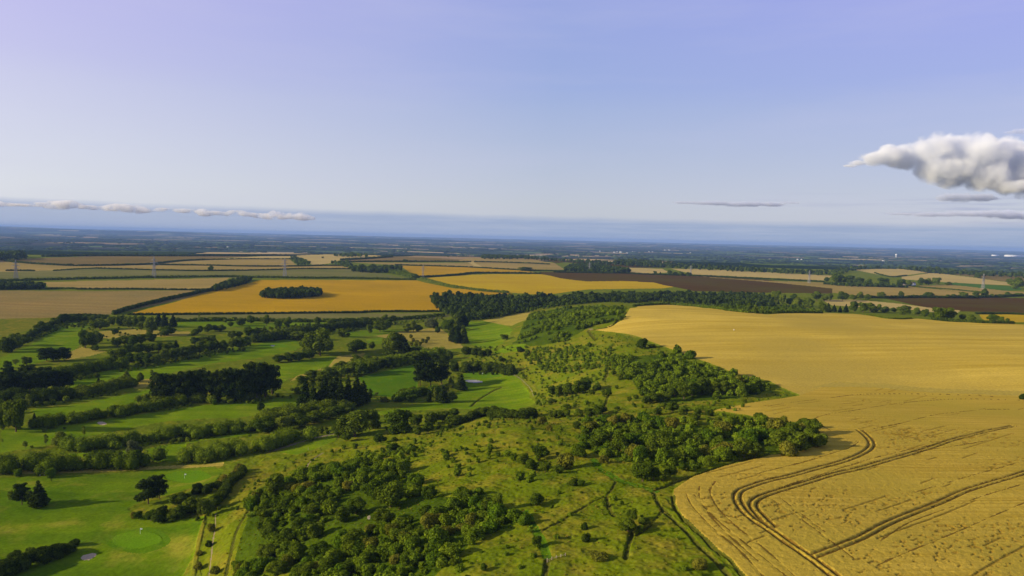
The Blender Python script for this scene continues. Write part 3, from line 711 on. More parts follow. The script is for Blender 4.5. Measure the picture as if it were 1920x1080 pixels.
def make_conifer(kind, mat, n=4, wide=.26, leaves=2200, seed=500):
    cs, ts = [], []
    for v in range(n):
        rg = np.random.default_rng(seed + v); L = []
        rings = 9
        for i in range(rings):
            z = .14 + .8 * i / (rings - 1); r = wide * (1 - (z - .05) / .98) ** .85 * rg.uniform(.85, 1.15) + .015
            m = 5 if i < 5 else 3
            for q in range(m):
                an = q * 2 * np.pi / m + i * .9 + rg.uniform(-.3, .3)
                L.append((r * .62 * math.cos(an), r * .62 * math.sin(an), z - .02, r * .55, r * .55, .075))
            L.append((0, 0, z, r * .6, r * .6, .10))
        V, Fq, ti = leaf_cloud(L, leaves, .028, rg, out=.4, core=.72, droop=.1)
        V[:, 2] *= 1 / V[:, 2].max()
        cs.append(mesh_from('crown', V, Fq, M[mat], False, ti))
        ts.append(trunk_mesh(.92, .02, [], rg, M['bark']))
    proto(kind, mat, cs, ts, wide * 2)
def make_young(kind, mat, n=3):
    cs, ts = [], []
    for v in range(n):
        rg = np.random.default_rng(700 + v); L = []
        for i in range(8):
            z = .3 + .62 * i / 7; r = .13 * math.sin(math.pi * (.15 + .75 * (z - .2)))
            an = i * 2.2
            L.append((r * math.cos(an), r * math.sin(an), z, .10, .10, .11))
        V, Fq, ti = leaf_cloud(L, 700, .034, rg, out=.45, core=.45)
        V[:, 2] *= 1 / V[:, 2].max()
        cs.append(mesh_from('crown', V, Fq, M[mat], False, ti)); ts.append(trunk_mesh(.8, .014, [L[1], L[3], L[4]], rg, M['bark']))
    proto(kind, mat, cs, ts, .44)
def bush_lobes(rg, n):
    L = [(0, 0, .38, .36, .36, .36)]
    for i in range(n):
        an = rg.uniform(0, 2 * np.pi); q = rg.uniform(.12, .36); rad = rg.uniform(.15, .26)
        L.append((q * math.cos(an), q * math.sin(an), rg.uniform(.22, .74) * (1 - q * .6), rad, rad, rad * rg.uniform(.8, 1.1)))
    return L
def make_bush(kind, mat, n=6, leaves=1500, seed=900):
    cs = []
    for v in range(n):
        rg = np.random.default_rng(seed + v)
        V, Fq, ti = leaf_cloud(bush_lobes(rg, rg.integers(8, 13)), leaves, .042, rg, core=.8, keep_z=-.02)
        V[:, 2] *= 1 / V[:, 2].max()
        cs.append(mesh_from('bush', V, Fq, M[mat], False, ti))
    proto(kind, mat, cs, None, 1.0)
make_broad('broadleaf_tree', 'broad'); make_broad('light_tree', 'broadlight', 3); make_broad('silvery_tree', 'silver', 2)
make_pine('pine_tree', 'pine'); make_conifer('conifer_tree', 'pine'); make_conifer('light_conifer', 'broadlight', 2, .30, 1800, 560)
make_young('young_tree', 'broadlight')
make_bush('shrub', 'bush'); make_bush('dry_shrub', 'bushdry', 3, 1500, 950); make_bush('dark_shrub', 'hedgedark', 3, 1500, 970)
NAME = {'broadleaf_tree': 'broadleaf_tree', 'light_tree': 'broadleaf_tree', 'silvery_tree': 'broadleaf_tree', 'pine_tree': 'pine_tree', 'conifer_tree': 'conifer_tree', 'light_conifer': 'conifer_tree',
        'young_tree': 'young_tree', 'shrub': 'shrub', 'dry_shrub': 'shrub', 'dark_shrub': 'shrub'}
THINGS = []      # (object, kind, px, py, wpx, hpx, region, fixed label)
def depth_of(p):
    return -((p - np.array([0, 0, CAM_Z])) @ R)[..., 2]

def put(kind, p, h, w, region, label=None, vi=None):
    """one plant standing at world point p, h metres tall and w metres wide"""
    d = PROTO[kind]; vi = rng.integers(0, len(d['crown'])) if vi is None else vi
    rz = rng.uniform(0, 6.283); s = w / d['w']
    px = to_px(p[None])[0]; dep = depth_of(p)
    if d['trunk'] is None:
        o = link(NAME[kind], d['crown'][vi], None, p - np.array([0, 0, .05 * h])); o.scale = (s, s, h)
    else:
        o = link(NAME[kind], None, None, p - np.array([0, 0, .01 * h])); o.scale = (s, s, h)
        link('trunk', d['trunk'][vi], o); link('crown', d['crown'][vi], o)
    o.rotation_euler = (0, 0, rz)
    THINGS.append([o, kind, px[0], px[1], w * F / dep, h * F / dep, region, label])
    return o

KIND = {'b': 'broadleaf_tree', 'l': 'light_tree', 'v': 'silvery_tree', 'p': 'pine_tree', 'c': 'conifer_tree', 'k': 'light_conifer', 'y': 'young_tree', 's': 'shrub', 'd': 'dry_shrub', 'x': 'dark_shrub'}
def put_px(spec, ox, oy, sc, region):
    """'x,y,h,w,k' in a view of the photograph whose origin is ox,oy and scale sc"""
    rows = [t.split(',') for t in spec.split()]
    P = np.array([[ox + float(r[0]) * sc, oy + float(r[1]) * sc] for r in rows])
    W = at(P); dp = depth_of(W)
    for r, p, d in zip(rows, W, dp):
        k = KIND[r[4]] if len(r) > 4 else 'broadleaf_tree'
        h, w = float(r[2]) * sc * d / F, float(r[3]) * sc * d / F
        put(k, p, h * rng.uniform(.97, 1.05), w, region)
# ------------------------------------------------------------------ trees seen one by one
put_px("""410,118,60,75 480,98,70,85 545,95,62,75 600,95,50,50 300,165,80,85 350,165,65,75 60,322,125,125,x 110,300,120,115 170,272,85,95 0,320,95,70 235,243,38,38,l 640,88,52,80 690,95,52,70 750,150,80,130
 840,122,75,60 900,125,78,62 960,128,74,64 1010,130,74,50 1060,105,62,60 1190,125,105,62,c 1232,132,112,60,c 1298,133,105,58,c 1130,192,135,92 1060,155,72,62,l 1250,196,78,115 860,192,52,52 640,290,135,105 690,282,112,95
 735,255,95,75 715,312,45,60 630,205,52,52 880,282,72,85 930,268,72,90 1000,282,92,92 1055,262,82,85 1120,242,72,105 980,268,42,42,l 860,392,95,95 910,392,105,115 980,400,82,90 1050,412,95,85 1110,420,90,85 1170,420,95,85,l
 1240,392,95,85,l 1310,382,100,95 1380,362,84,105 1440,345,84,90 1500,340,104,95 1560,322,92,90 1620,312,82,80 1680,312,84,70 1740,295,80,75 1800,290,84,85 1850,272,72,80 960,345,84,90 1040,332,78,85 1120,322,72,95 1190,322,74,85
 1260,322,74,90 1320,292,64,45,c 1460,195,52,60 1500,182,62,42 1560,170,62,72 1620,166,52,60 1660,166,55,62 1460,265,62,65 1530,262,62,85 1590,252,62,80 1740,215,58,62 1790,212,48,62 1860,202,74,62 1900,202,62,60
 1730,132,42,52 1810,122,62,82 1880,105,62,65 1540,88,26,26 1495,62,34,16,y 350,388,100,105,p 400,388,95,95,p 480,382,108,90,p 200,417,66,76 118,417,46,50,y 55,440,56,62 950,542,92,85,k 1050,547,76,52 1140,512,62,26,y 1690,100,30,40""", 0, 580, .25, 'golf course')
put_px("""30,640,150,110,p 95,630,160,110,p 160,620,165,115,p 225,625,168,115,p 290,620,165,120,p 350,610,160,120,p 410,605,158,115,p 465,600,160,110,p 505,595,140,80,p 60,560,150,100,p 200,560,150,110,p 330,560,140,110,p
 1185,690,215,120,p 1250,690,225,120,p 1320,692,225,120,p 1390,690,235,125,p 1455,688,245,120,p 1525,684,240,120,p 1595,686,235,120,p 1665,690,245,125,p 1730,690,255,125,p 1800,688,262,130,p 1865,680,290,130,p 1925,675,290,140,p 1990,665,280,140,p 2040,640,240,110,p
 120,920,260,155 22,905,240,80 215,738,110,62,l 258,882,112,52,c 70,780,70,70 740,565,52,42,c 455,1032,122,122,l 190,1040,58,40,y 238,1047,30,26,y 345,1022,90,32,y 630,952,80,26,y 1610,715,48,40,s 1825,690,80,60""", 0, 580, .25, 'pine belt')
put_px("""165,545,168,105,p 225,550,120,60,y 292,560,212,130,c 80,522,92,40,y 1112,535,195,150,p 1195,495,185,105,p 1000,205,155,112,v 1045,262,135,135 890,262,132,95 700,188,52,46,l 640,205,45,36,l 835,180,50,50,l 385,375,30,12,y
 1490,655,185,26,y 390,342,82,72,s 135,332,62,62,s""", 0, 810, .25, 'near golf hole')
put_px("""965,88,55,58 1030,88,48,40 1000,115,48,50 80,122,82,62 170,132,58,62 235,132,78,62 460,137,82,54 400,128,30,34 560,114,44,72 60,195,62,85 10,195,62,60 850,182,72,50,l 930,167,88,125 985,152,62,55 640,207,68,85 690,205,32,32
 1180,167,92,66,l 1130,167,64,60,l 1220,167,54,56 1360,178,52,42 1330,142,72,95,v 1290,134,62,62,v 1420,155,72,70 1445,165,92,85 1500,134,102,85 1560,125,108,72,c 1590,112,90,60 1470,245,135,55,c 1512,255,145,66,c 1562,255,135,64,c
 480,345,205,225 395,330,120,130 750,318,92,150 870,302,62,62 1030,335,172,175 1115,342,135,100,c 370,745,225,115,c 430,755,195,105,c 492,748,205,110,c 560,745,235,125,c 630,745,228,120,c 690,735,240,120,c 755,725,228,125,c 805,705,185,105,c 520,700,200,110,c 600,690,215,120,c
 1232,572,192,95,p 1310,574,196,105,p 1392,562,185,110,p 1540,605,135,78,c 1460,585,92,55,k 1402,702,142,85,c 1340,692,115,66,k 1472,695,94,72,l 1298,692,92,44,c 860,685,92,32,y 905,648,28,32,y 30,770,80,60
 740,952,205,250,l 660,960,120,120 850,900,150,130 1068,935,192,205 1215,948,72,68 1290,928,84,84 1200,875,92,110 1310,862,100,110 1480,805,66,80 1400,845,84,105 1700,805,72,85 1790,805,75,95 1860,230,44,60""", 480, 580, .25, 'golf valley')
put_px("""1652,559,12,15 1690,557,12,10 1712,557,5,7 1741,558,11,18 1777,559,7,11 1788,559,8,10 1807,559,12,20 1830,557,12,13 1845,557,16,13 1860,558,7,7 1875,558,7,13 1890,556,9,11 1910,555,6,14
 1640,586,13,19 1658,586,12,17 1676,585,9,12 1695,590,19,25 1720,592,16,15,l 1735,594,15,15 1760,600,25,23 1777,600,25,27 1748,598,13,15 1805,601,14,13,l 1822,603,14,15 1862,604,15,21 1877,605,12,14 1889,604,8,7
 1455,566,21,17 1467,572,23,13,l 1480,572,14,13 1488,561,11,13 1496,575,19,17,l 1510,574,16,15 1518,578,21,17 1531,564,18,21 1546,565,15,15 1556,563,14,11 1579,564,19,21 1600,563,11,13 1613,562,15,13 1626,563,12,13
 1541,585,20,15 1553,586,19,11,c 1564,585,15,10,c 1575,586,13,8,c 1586,586,17,10,c 1601,585,20,19 1618,586,20,17 1631,585,18,17 1648,584,14,12,l 1460,570,9,5,c 1416,584,13,11,l 1430,584,10,9,l 1404,582,15,12""", 0, 0, 1, 'beyond the wheat crest')
put_px("""1550,529,10,11 1573,533,22,28 1592,534,18,21 1611,535,16,21 1627,536,14,17 1656,536,16,23 1690,536,14,20 1705,537,12,11 1726,535,15,14 1741,535,14,15 1756,534,14,15 1778,535,7,12 1906,542,23,23 1893,534,12,12 1834,521,10,13
 396,508,10,11 338,498,4,5 240,497,4,10 130,498,4,10 985,508,8,27 1228,515,7,7 1238,515,6,4,c 1255,516,10,11 1266,516,7,11 1277,517,9,11 1291,518,8,11 605,484,3,5 760,491,5,11 778,491,4,8 840,482,3,4""", 0, 0, 1, 'plateau fields')

put_px('1917,750,14,12,x', 0, 0, 1, 'field fold')
# ------------------------------------------------------------------ bushes on the hillside and along the course
put_px("""975,292,82,88,x 1050,288,30,62 60,322,46,62,x 340,237,30,32 300,642,72,85 360,652,92,95 430,645,102,105 500,642,112,105 552,622,110,95 592,642,42,36 640,612,62,72 690,652,52,52 725,648,56,52 785,597,30,30 760,497,42,46 810,532,52,52
 870,532,42,62 960,572,42,42 880,692,42,36 930,672,36,42 1000,712,62,66 1050,702,82,95 1105,690,70,85 1090,792,56,72 1140,742,42,52 1200,772,82,95 1270,792,52,62 1370,832,62,85 1390,792,52,62 1480,802,52,62 490,897,66,66,x 290,712,46,62 415,752,46,52
 790,752,25,52,x 1740,702,36,42 1850,832,62,75 1550,852,52,62 300,817,62,72 350,812,62,82 410,807,62,72 500,807,62,82 580,802,72,85 640,802,92,75 680,782,72,62 100,812,72,170,x 225,862,62,82,d 275,912,52,52,d 1580,640,110,110 1640,640,90,100 1700,640,110,120
 1350,650,120,140 1420,640,130,130 1500,640,100,120 1220,650,110,120 1290,670,110,110 1160,690,80,90""", 960, 580, .25, 'upper hillside')
put_px("""150,465,172,175 930,82,72,95 1040,72,36,52 750,132,46,32 1030,152,72,105 1065,187,52,75 820,252,62,75 1010,570,210,235 890,500,145,190 750,615,122,135 640,675,112,135 740,905,172,205 880,895,112,155,d 960,690,122,160 1280,625,72,95 1300,505,112,115
 1560,525,102,135 1730,585,102,105 1812,595,142,85 1130,1015,112,135 830,1005,102,135 1440,905,82,95 1482,1015,72,72 1705,1047,62,62 60,685,112,105 210,605,122,185 500,545,92,105 420,640,100,130 330,760,120,150 430,800,130,150 220,850,130,160 90,800,110,130 80,960,120,140
 300,960,130,170 480,960,130,170 560,1060,130,180 160,1070,110,150 380,1075,100,140 690,1060,100,130""", 480, 810, .25, 'lower hillside')
put_px("""180,553,96,125 460,407,66,82,x 522,412,52,52 345,312,66,82 415,272,122,135,d 210,205,110,125 500,195,102,135 640,125,122,145 705,110,95,100 800,135,132,135 945,62,72,135 920,195,112,135,d 1100,175,182,205 1130,212,52,62 680,232,60,80,d 1290,95,102,105 1380,92,72,105,l
 1460,195,82,125,d 1560,195,112,155,d 1740,195,152,165 1820,190,120,130 980,365,132,155 1060,355,102,105 1130,362,82,95 1190,335,82,95 1280,292,62,72 905,665,92,85 870,745,92,165 985,705,72,85 545,735,62,62,x 550,825,72,82,x 190,865,92,85 650,965,72,155,d 1400,1025,92,135,d
 90,250,90,110 150,290,90,100 250,300,80,90""", 960, 810, .25, 'slope beside the near wheat')
put_px("""60,180,150,200 150,140,130,170 20,120,140,160 -60,170,150,180 210,160,120,130 170,60,120,130 120,20,90,110 -20,220,120,150,d""", 1480, 800, .25, 'scrub point in the wheat')
put_px("""1210,672,122,135,x 1130,662,82,90 1040,652,62,70 1000,642,52,60,d 1290,665,92,100 1360,645,102,105 1340,545,92,125 1440,605,122,125 1400,525,72,80,x 1550,625,132,115 1620,565,102,95 1480,465,92,95,x 1560,455,82,95,x 1640,425,62,90,x 1680,385,72,85,d 1760,335,62,80,d 1800,295,62,75,d
 60,1065,112,190,x 150,1025,122,190,x 245,965,108,150,x 330,965,118,165,x 430,935,106,150,x 510,905,80,120,x 565,855,62,80,x 10,1075,120,150,x 100,960,70,110,x 1580,745,62,60,d 1568,862,52,56,x 1500,925,42,50,d 1620,1062,62,80,d 1490,1030,60,70,d""", 0, 810, .25, 'near golf hole')
put_px("""640,475,92,105 720,485,92,110 800,495,102,115 870,475,92,105 760,410,72,100 850,405,62,95 920,440,82,110,x 985,432,82,115 1050,422,72,110 1000,352,52,120,x 1130,402,72,100 1200,392,82,105 1262,382,72,95 1190,335,55,110 1330,392,62,85,x 1402,392,62,95,x 1450,375,62,80,x
 350,562,72,95 420,532,82,110 500,542,82,115 560,502,62,95 620,482,82,100 170,398,62,85 240,392,72,95 320,387,72,110 400,372,62,115 320,225,60,140 420,230,60,110 1110,652,62,85 1180,642,62,85 1240,652,72,85 1165,692,52,85 1060,692,42,80 960,692,42,80,d
 1490,462,82,75,x 1570,442,52,66 1640,455,62,85 1700,455,58,75 1762,462,58,75 1822,470,58,75,x 1872,492,58,72,x 1580,335,62,115,x 1645,345,62,90,x 1690,352,52,70,x 1742,345,52,62,x 1840,395,46,60
 1160,215,34,34,d 1180,245,34,34,d 1205,262,36,36,d 1230,272,34,34,d 1250,250,34,32,d 1275,255,34,32,d 1200,282,32,32,d 1165,275,34,32,d 1290,232,32,30,d
 60,920,110,170 200,905,110,180,l 330,880,110,170 440,850,100,160 540,820,90,140 610,800,80,110 120,860,90,150 280,830,90,140 400,800,90,130 30,860,80,110 160,800,70,110 620,960,100,110 680,990,70,90 860,860,90,130 880,900,80,120""", 480, 580, .25, 'golf valley')

def scatter(poly, spacing, smin, smax, seed, lim=9000):
    P = at(pp(poly))[:, :2]; rg = np.random.default_rng(seed)
    lo, hi = P.min(0), P.max(0); n = min(lim, int((hi - lo).prod() / spacing ** 2 * 3.0))
    q = rg.uniform(lo, hi, (n, 2)); q = q[in_poly(q[:, 0], q[:, 1], P)]
    keep = []; cell = {}
    for i, (x, y) in enumerate(q):
        c = (int(x // spacing), int(y // spacing)); bad = False
        for a in (-1, 0, 1):
            for b in (-1, 0, 1):
                for j in cell.get((c[0] + a, c[1] + b), ()):
                    if (q[j, 0] - x) ** 2 + (q[j, 1] - y) ** 2 < spacing ** 2: bad = True
        if not bad: keep.append(i); cell.setdefault(c, []).append(i)
    q = q[keep]
    s = smin + (smax - smin) * rg.beta(1.2, 2.6, len(q))
    return q, s
BUSH = []      # x, y, width, height, dry
for poly, sp, a, b, dry, sd in [
    ('470,925 560,885 640,880 700,865 780,890 800,930 900,930 985,985 905,1005 860,1050 870,1150 430,1150 445,1040 465,960', 2.7, 1.8, 7.5, .08, 1),
    ('620,900 680,850 760,838 800,850 740,890 690,905', 3.6, 2, 5, .15, 2),
    ('1095,800 1160,785 1240,790 1330,795 1420,790 1490,805 1540,825 1495,845 1430,850 1350,870 1290,885 1200,870 1130,860 1085,840', 3.6, 2.0, 9.0, .14, 3),
    ('1145,672 1200,668 1260,658 1330,692 1420,716 1448,728 1420,738 1380,748 1300,755 1220,755 1190,720 1150,690', 3.8, 2.5, 9.5, .04, 4),
    ('962,645 985,600 1000,588 1060,578 1130,574 1180,580 1165,600 1110,612 1060,642 1000,645', 4.2, 2.5, 9, .08, 5),
    ('820,850 920,830 1050,825 1080,845 1050,880 1000,905 920,905 850,890', 4.2, 1.6, 5, .25, 6),
    ('985,652 1060,652 1145,657 1140,690 1060,702 1020,694 985,675', 4.2, 2, 7, .05, 7),
    ('880,790 960,788 1050,800 1080,830 1000,850 900,842 760,860 760,840', 5.5, 1, 3.5, .5, 8),
    ('1000,900 1240,945 1330,1100 870,1100 900,1010 985,985', 4.2, .8, 2.8, .45, 9),
    ('560,860 680,830 900,790 1000,780 1120,770 1330,770 1090,790 700,860', 6, 1, 3.2, .5, 10),
    ('965,690 1040,730 1130,765 1010,765 1000,735', 5, 1, 4, .25, 11),
    ('1060,640 1110,625 1200,650 1240,658 1150,670 1080,655', 8, 1.2, 3.2, .3, 12),
    ('985,652 1060,645 1145,655 1200,655 1250,662 1150,672 1140,700 1130,760 1060,755 1020,730 985,690', 4.6, 1, 4.5, .12, 16), ('1000,735 1060,745 1140,765 1330,755 1400,765 1330,790 1200,785 1090,795 1010,785', 4.6, 1, 3.6, .35, 17), ('880,650 960,650 990,690 1000,720 950,695 880,690', 5, 1.5, 4, .2, 18), ('1140,625 1240,655 1320,692 1290,700 1200,665 1110,640', 5, .8, 2.6, .2, 19),
    ('430,900 480,880 540,860 620,840 640,850 560,880 470,925', 5, 1, 3, .6, 13),
    ('410,950 430,930 460,910 470,930 440,1000 415,1080 385,1080 395,1000', 6, .8, 2.2, .5, 14),
    ('1330,755 1440,735 1500,742 1420,752 1335,770', 6, 1, 2.5, .3, 15)]:
    q, s = scatter(poly, sp, a, b, sd)
    gm = vnoise(q[:, 0], q[:, 1], 24, 60 + sd) + .6 * vnoise(q[:, 0], q[:, 1], 8, 80 + sd) > {1: .66, 3: .52, 4: .56, 5: .76, 7: .5, 16: .62, 17: .62}.get(sd, .7)
    q, s = q[gm], s[gm]
    rg = np.random.default_rng(sd + 50)
    for (x, y), w in zip(q, s): BUSH.append((x, y, w, w * rg.uniform(.62, .95), rg.uniform() < dry))
BUSH = np.array(BUSH); BP = np.stack([BUSH[:, 0], BUSH[:, 1], hq(BUSH[:, 0], BUSH[:, 1])], 1)
bpx = to_px(BP); app = BUSH[:, 2] / depth_of(BP)
inside = (bpx[:, 0] > -20) & (bpx[:, 0] < 1940) & (bpx[:, 1] < 1090)
app = np.where(inside, app, 0)
n_tr = sum(1 for t in THINGS if NAME[t[1]] == 'shrub')
n_ind = max(0, 298 - n_tr)
order = np.argsort(-app)
print('bushes', len(BUSH), 'traced', n_tr, 'single', n_ind)
for i in order[:n_ind]:
    put('dry_shrub' if BUSH[i, 4] else 'shrub', BP[i], BUSH[i, 3], BUSH[i, 2], 'hillside scrub')
def stamp(items, protos, name, mat, label, cat, sink=.05):
    """many small plants of one mass: one object. items: x,y,z,w,h"""
    Vs, Qs, Ts, ti = [], [], [], []; off = 0
    for (x, y, z, w, h) in items:
        V, Fl, t = protos[rng.integers(0, len(protos))]
        an = rng.uniform(0, 6.283); c, s = math.cos(an), math.sin(an)
        U = np.stack([(V[:, 0] * c - V[:, 1] * s) * w + x, (V[:, 0] * s + V[:, 1] * c) * w + y, V[:, 2] * h + z - sink * h], 1)
        Vs.append(U); Qs.append(Fl[0] + off)
        if len(Fl) > 1: Ts.append(Fl[1] + off)
        nq = len(Fl[0]); ti.append((t, nq, rng.uniform(-.38, .38))); off += len(V)
    tint = np.concatenate([a[:n] + v for a, n, v in ti] + [a[n:] + v for a, n, v in ti if len(a) > n])
    V = np.vstack(Vs); c = V.mean(0)
    me = mesh_from(name, V - c, [np.vstack(Qs)] + ([np.vstack(Ts)] if Ts else []), M[mat], False, np.clip(tint, 0, 1))
    return tag(link(name, me, None, c), label, cat, None, 'stuff')
def small_protos(n, leaves, size, seed, nl=5):
    out = []
    for v in range(n):
        rg = np.random.default_rng(seed + v)
        V, Fl, t = leaf_cloud(bush_lobes(rg, nl), leaves, size, rg, core=.8, keep_z=-.02); V[:, 2] /= V[:, 2].max()
        out.append((V, Fl, t))
    return out
SMALLB = small_protos(5, 260, .075, 1200)
rest = order[n_ind:]
itm = [(BP[i, 0], BP[i, 1], BP[i, 2], BUSH[i, 2], BUSH[i, 3]) for i in rest]
stamp(itm, SMALLB, 'scrub', 'bush', 'low green hawthorn scrub spread between the larger hillside bushes', 'scrub')
# rank grass tussocks
q, s = scatter('420,1000 480,890 620,850 760,815 1000,780 1340,770 1440,760 1240,930 1330,1150 420,1150', 2.1, .4, 1.2, 77, 26000)
TUF = small_protos(4, 26, .22, 1300, 2)
z = hq(q[:, 0], q[:, 1])
stamp([(x, y, zz, w, w * .6) for (x, y), zz, w in zip(q, z, s)], [(a, [b[0]], c[:len(b[0])]) for a, b, c in TUF], 'rank_grass', 'tuft', 'pale tussocks of rank grass over the near hillside', 'grass', .1)

# thicket filling the tree belts of the course
it = []
for k_, (poly, sp, a, b) in enumerate([('205,690 240,674 330,662 420,657 500,642 560,629 660,613 690,608 690,616 560,640 470,656 330,680 260,693 200,700', 3.6, 2, 6), ('150,602 330,600 330,622 290,640 200,640 150,625', 9, 2, 5), ('0,712 130,707 225,691 230,699 130,716 0,742', 3.6, 2, 6),
    ('0,737 120,744 250,724 255,735 120,756 0,772', 3.4, 2, 6), ('290,737 480,732 555,747 480,756 350,761 290,766', 3.6, 1.5, 5), ('60,802 350,754 360,762 80,813', 3.6, 1.5, 4.5), ('118,835 420,810 560,772 640,767 640,787 480,813 250,839 120,847', 3.2, 1.5, 5),
    ('340,852 500,837 600,802 620,812 500,851 345,871', 3.0, 1.5, 5), ('0,870 280,864 285,877 0,889', 3.2, 1.5, 5), ('620,690 830,656 835,671 680,703 560,741 540,736', 4, 2, 6), ('690,740 740,747 830,737 860,692 900,691 960,701 870,701 830,747 730,761', 4, 1.5, 5),
    ('480,616 700,599 830,591 835,600 700,613 560,626', 5, 2, 6), ('0,642 110,602 200,593 330,599 200,606 120,617 40,647', 4.5, 2, 6), ('835,605 870,600 868,640 850,645', 4, 3, 8), ('690,800 760,800 830,790 860,800 760,815', 4, 1.5, 4), ('325,965 380,950 440,900 455,880 430,930 400,975 340,978', 3, 1, 3.5)]):
    q, s_ = scatter(poly, sp, a, b, 400 + k_)
    gm = vnoise(q[:, 0], q[:, 1], 20, 420 + k_) > .3; q, s_ = q[gm], s_[gm]; z = hq(q[:, 0], q[:, 1])
    it += [(x, y, zz, w, w * rng.uniform(.6, 1.0)) for (x, y), zz, w in zip(q, z, s_)]
stamp(it, SMALLB, 'thicket', 'hedge', 'tangled green thicket filling the tree belts between the fairways', 'undergrowth')
# ------------------------------------------------------------------ hedges: each one a thing
def hedge(label, poly, hpx, wr=.8, mat='hedge', gap=0.0, rag=.25, name='hedge', cat='hedge', jit=0.0):
    P = at(pp(poly)); dep = depth_of(P).mean(); h = hpx * dep / F
    step = max(.36 * h, .7)
    L = smooth_line(P[:, :2], step); L = L[rng.uniform(size=len(L)) >= gap] if gap else L
    rows = 1 if hpx < 9 else 2
    lob = []
    for x, y in L:
        for r_ in range(rows):
            k = rng.uniform(.62 - rag * .5, 1.02 + rag) if hpx >= 9 else rng.uniform(1 - rag, 1 + rag)
            sp_ = h * (.12 if hpx < 9 else .3) + jit; xx, yy = x + rng.normal() * sp_, y + rng.normal() * sp_
            lob.append((xx, yy, 0, h * wr * .6 * k, h * wr * .6 * k, h * .52 * k))
    lob = np.array(lob); lob[:, 2] = hq(lob[:, 0], lob[:, 1]) + np.minimum(h * .45, lob[:, 5] * .8)
    s = max(.16, .55 * dep / 731.)
    n = int(min(16000, 1.5 * (lob[:, 3] * lob[:, 5] * 6.5).sum() / (2.0 * s * s)))
    c = lob[:, :3].mean(0); lob[:, :3] -= c
    parts_V, Qs, Ts, tq, tt = [], [], [], [], []; off = 0
    for a in range(0, len(lob), 24):
        lb = lob[a:a + 24]; m = max(12, int(n * len(lb) / len(lob)))
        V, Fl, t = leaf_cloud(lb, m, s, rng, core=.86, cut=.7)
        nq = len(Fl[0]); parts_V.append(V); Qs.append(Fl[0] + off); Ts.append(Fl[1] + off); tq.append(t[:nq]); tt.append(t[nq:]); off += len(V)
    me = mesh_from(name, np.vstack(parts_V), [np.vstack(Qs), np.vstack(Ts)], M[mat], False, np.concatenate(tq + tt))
    return tag(link(name, me, None, c), label, cat, 'field and golf hedges')
hedge('broken dark hedge along the beige field', '144,543 200,543 250,543 300,543.5 350,544 392,544', 3.2, 1.0, 'hedgedark', .12)
hedge('low green hedge left of the broken dark one', '88,542 115,541.5 140,542', 3, 1.2)
hedge('straight diagonal hedge between the brown and golden fields', '212,590 250,579 300,566 350,555 400,544', 7, .7, 'hedgedark', 0, .12)
hedge('long hedge under the two tall pylons', '-40,530 0,528 90,525 200,523 290,521 420,519.5 480,521 560,522 650,522.5 780,525', 4.2, .9)
hedge('short dark hedge piece in the left tan field', '12,508 35,508 65,508.5', 2.6, 1.0, 'hedgedark')
hedge('thin gappy hedge rising across the tan field', '100,508 140,505 178,503.5', 1.8, 1.0, 'hedge', .3)
hedge('thin hedge along the top of the grey green field', '178,503.5 300,507 400,508 500,506.5 570,504.5 655,504.5', 2.2, 1.0, 'hedgedark', .1)
hedge('dipping hedge below the left skyline field', '10,490 50,494 130,498.5 240,497.5 290,495 330,490.5 384,487.5', 3, .9, 'hedgedark', .06)
hedge('hedge across the plateau behind the single round tree', '290,497 380,498 480,500 560,499.5 600,498.5 650,498.5', 2.4, 1, 'hedgedark', .06)
hedge('faint hedge below the pale skyline strip', '384,487.5 430,486.5 480,486 545,486', 1.8, 1, 'hedgedark', .25)
hedge('skyline hedge on the left plateau edge', '80,481.5 160,480.5 290,480.5 420,480.5 540,480', 3.4, 1, 'hedgedark', .12, .5)
hedge('dark hedge along the bottom of the golden field', '240,591 330,590.5 480,589 560,588 670,587 700,585.5 832,584.5', 4, .8, 'hedgedark', .06)
hedge('curved hedge dividing the two bright golden fields', '785,521 850,517 890,513 960,513 1012,514', 3.4, .9, 'hedgedark', .05)
hedge('green hedge running down to the central wood', '790,523 830,534 880,543 950,549.5', 4, 1.2)
hedge('bushy dark plateau hedge left of the copse', '640,488 700,484.5 735,482', 3, 1.0, 'hedgedark')
hedge('hedge below the brown skyline field', '640,491.5 730,491 800,491 882,491.5', 2.4, 1, 'hedgedark', .1)
hedge('long thin hedge right of the dark plantation', '740,497 870,501 960,506 1010,508 1060,509', 2.2, 1, 'hedgedark', .1)
hedge('short hedge across the central skyline field', '890,491.5 960,493 1030,496', 2.2, 1, 'hedgedark', .1)
hedge('hedge along the top of the ploughed field', '1040,511 1170,513 1200,514.5 1300,517.5 1440,524 1545,529', 2.6, 1, 'hedgedark', .05)
hedge('wedge of green thicket beside the dark plantation', '735,512 755,516 775,521', 7, 1.6)
hedge('double hedge in front of the farm trees', '1545,533 1640,538 1700,539', 4, 1, 'hedgedark')
hedge('hedge track running from the farm to the right', '1712,538 1780,543 1840,549', 2, 1, 'hedgedark', .1)
hedge('tree lined hedge above the right hand ploughed field', '1600,559 1660,559.5 1720,558.5 1790,559 1850,558 1900,556 1960,553', 4.5, 1, 'hedgedark', 0, .35)
hedge('thin green hedge at the back of the lens field', '1640,512 1670,519.5 1700,517', 1.6, 1, 'hedgedark')
hedge('dark hedge under the right hand trees by the wheat', '1750,600 1800,604 1850,607 1900,608', 6, 1, 'hedgedark')
hedge('hedge behind the yellow field at the right edge', '1830,589 1880,589 1960,592', 3.4, 1, 'hedgedark')
hedge('green bank hedge curving at the wheat crest', '1625,591 1650,596 1680,599 1710,598', 3, 1.2)
hedge('scrubby hedge along the wheat crest', '1190,575 1240,572 1300,575 1360,582 1440,588 1540,588', 5, 1.2, 'hedge', .15, .5)
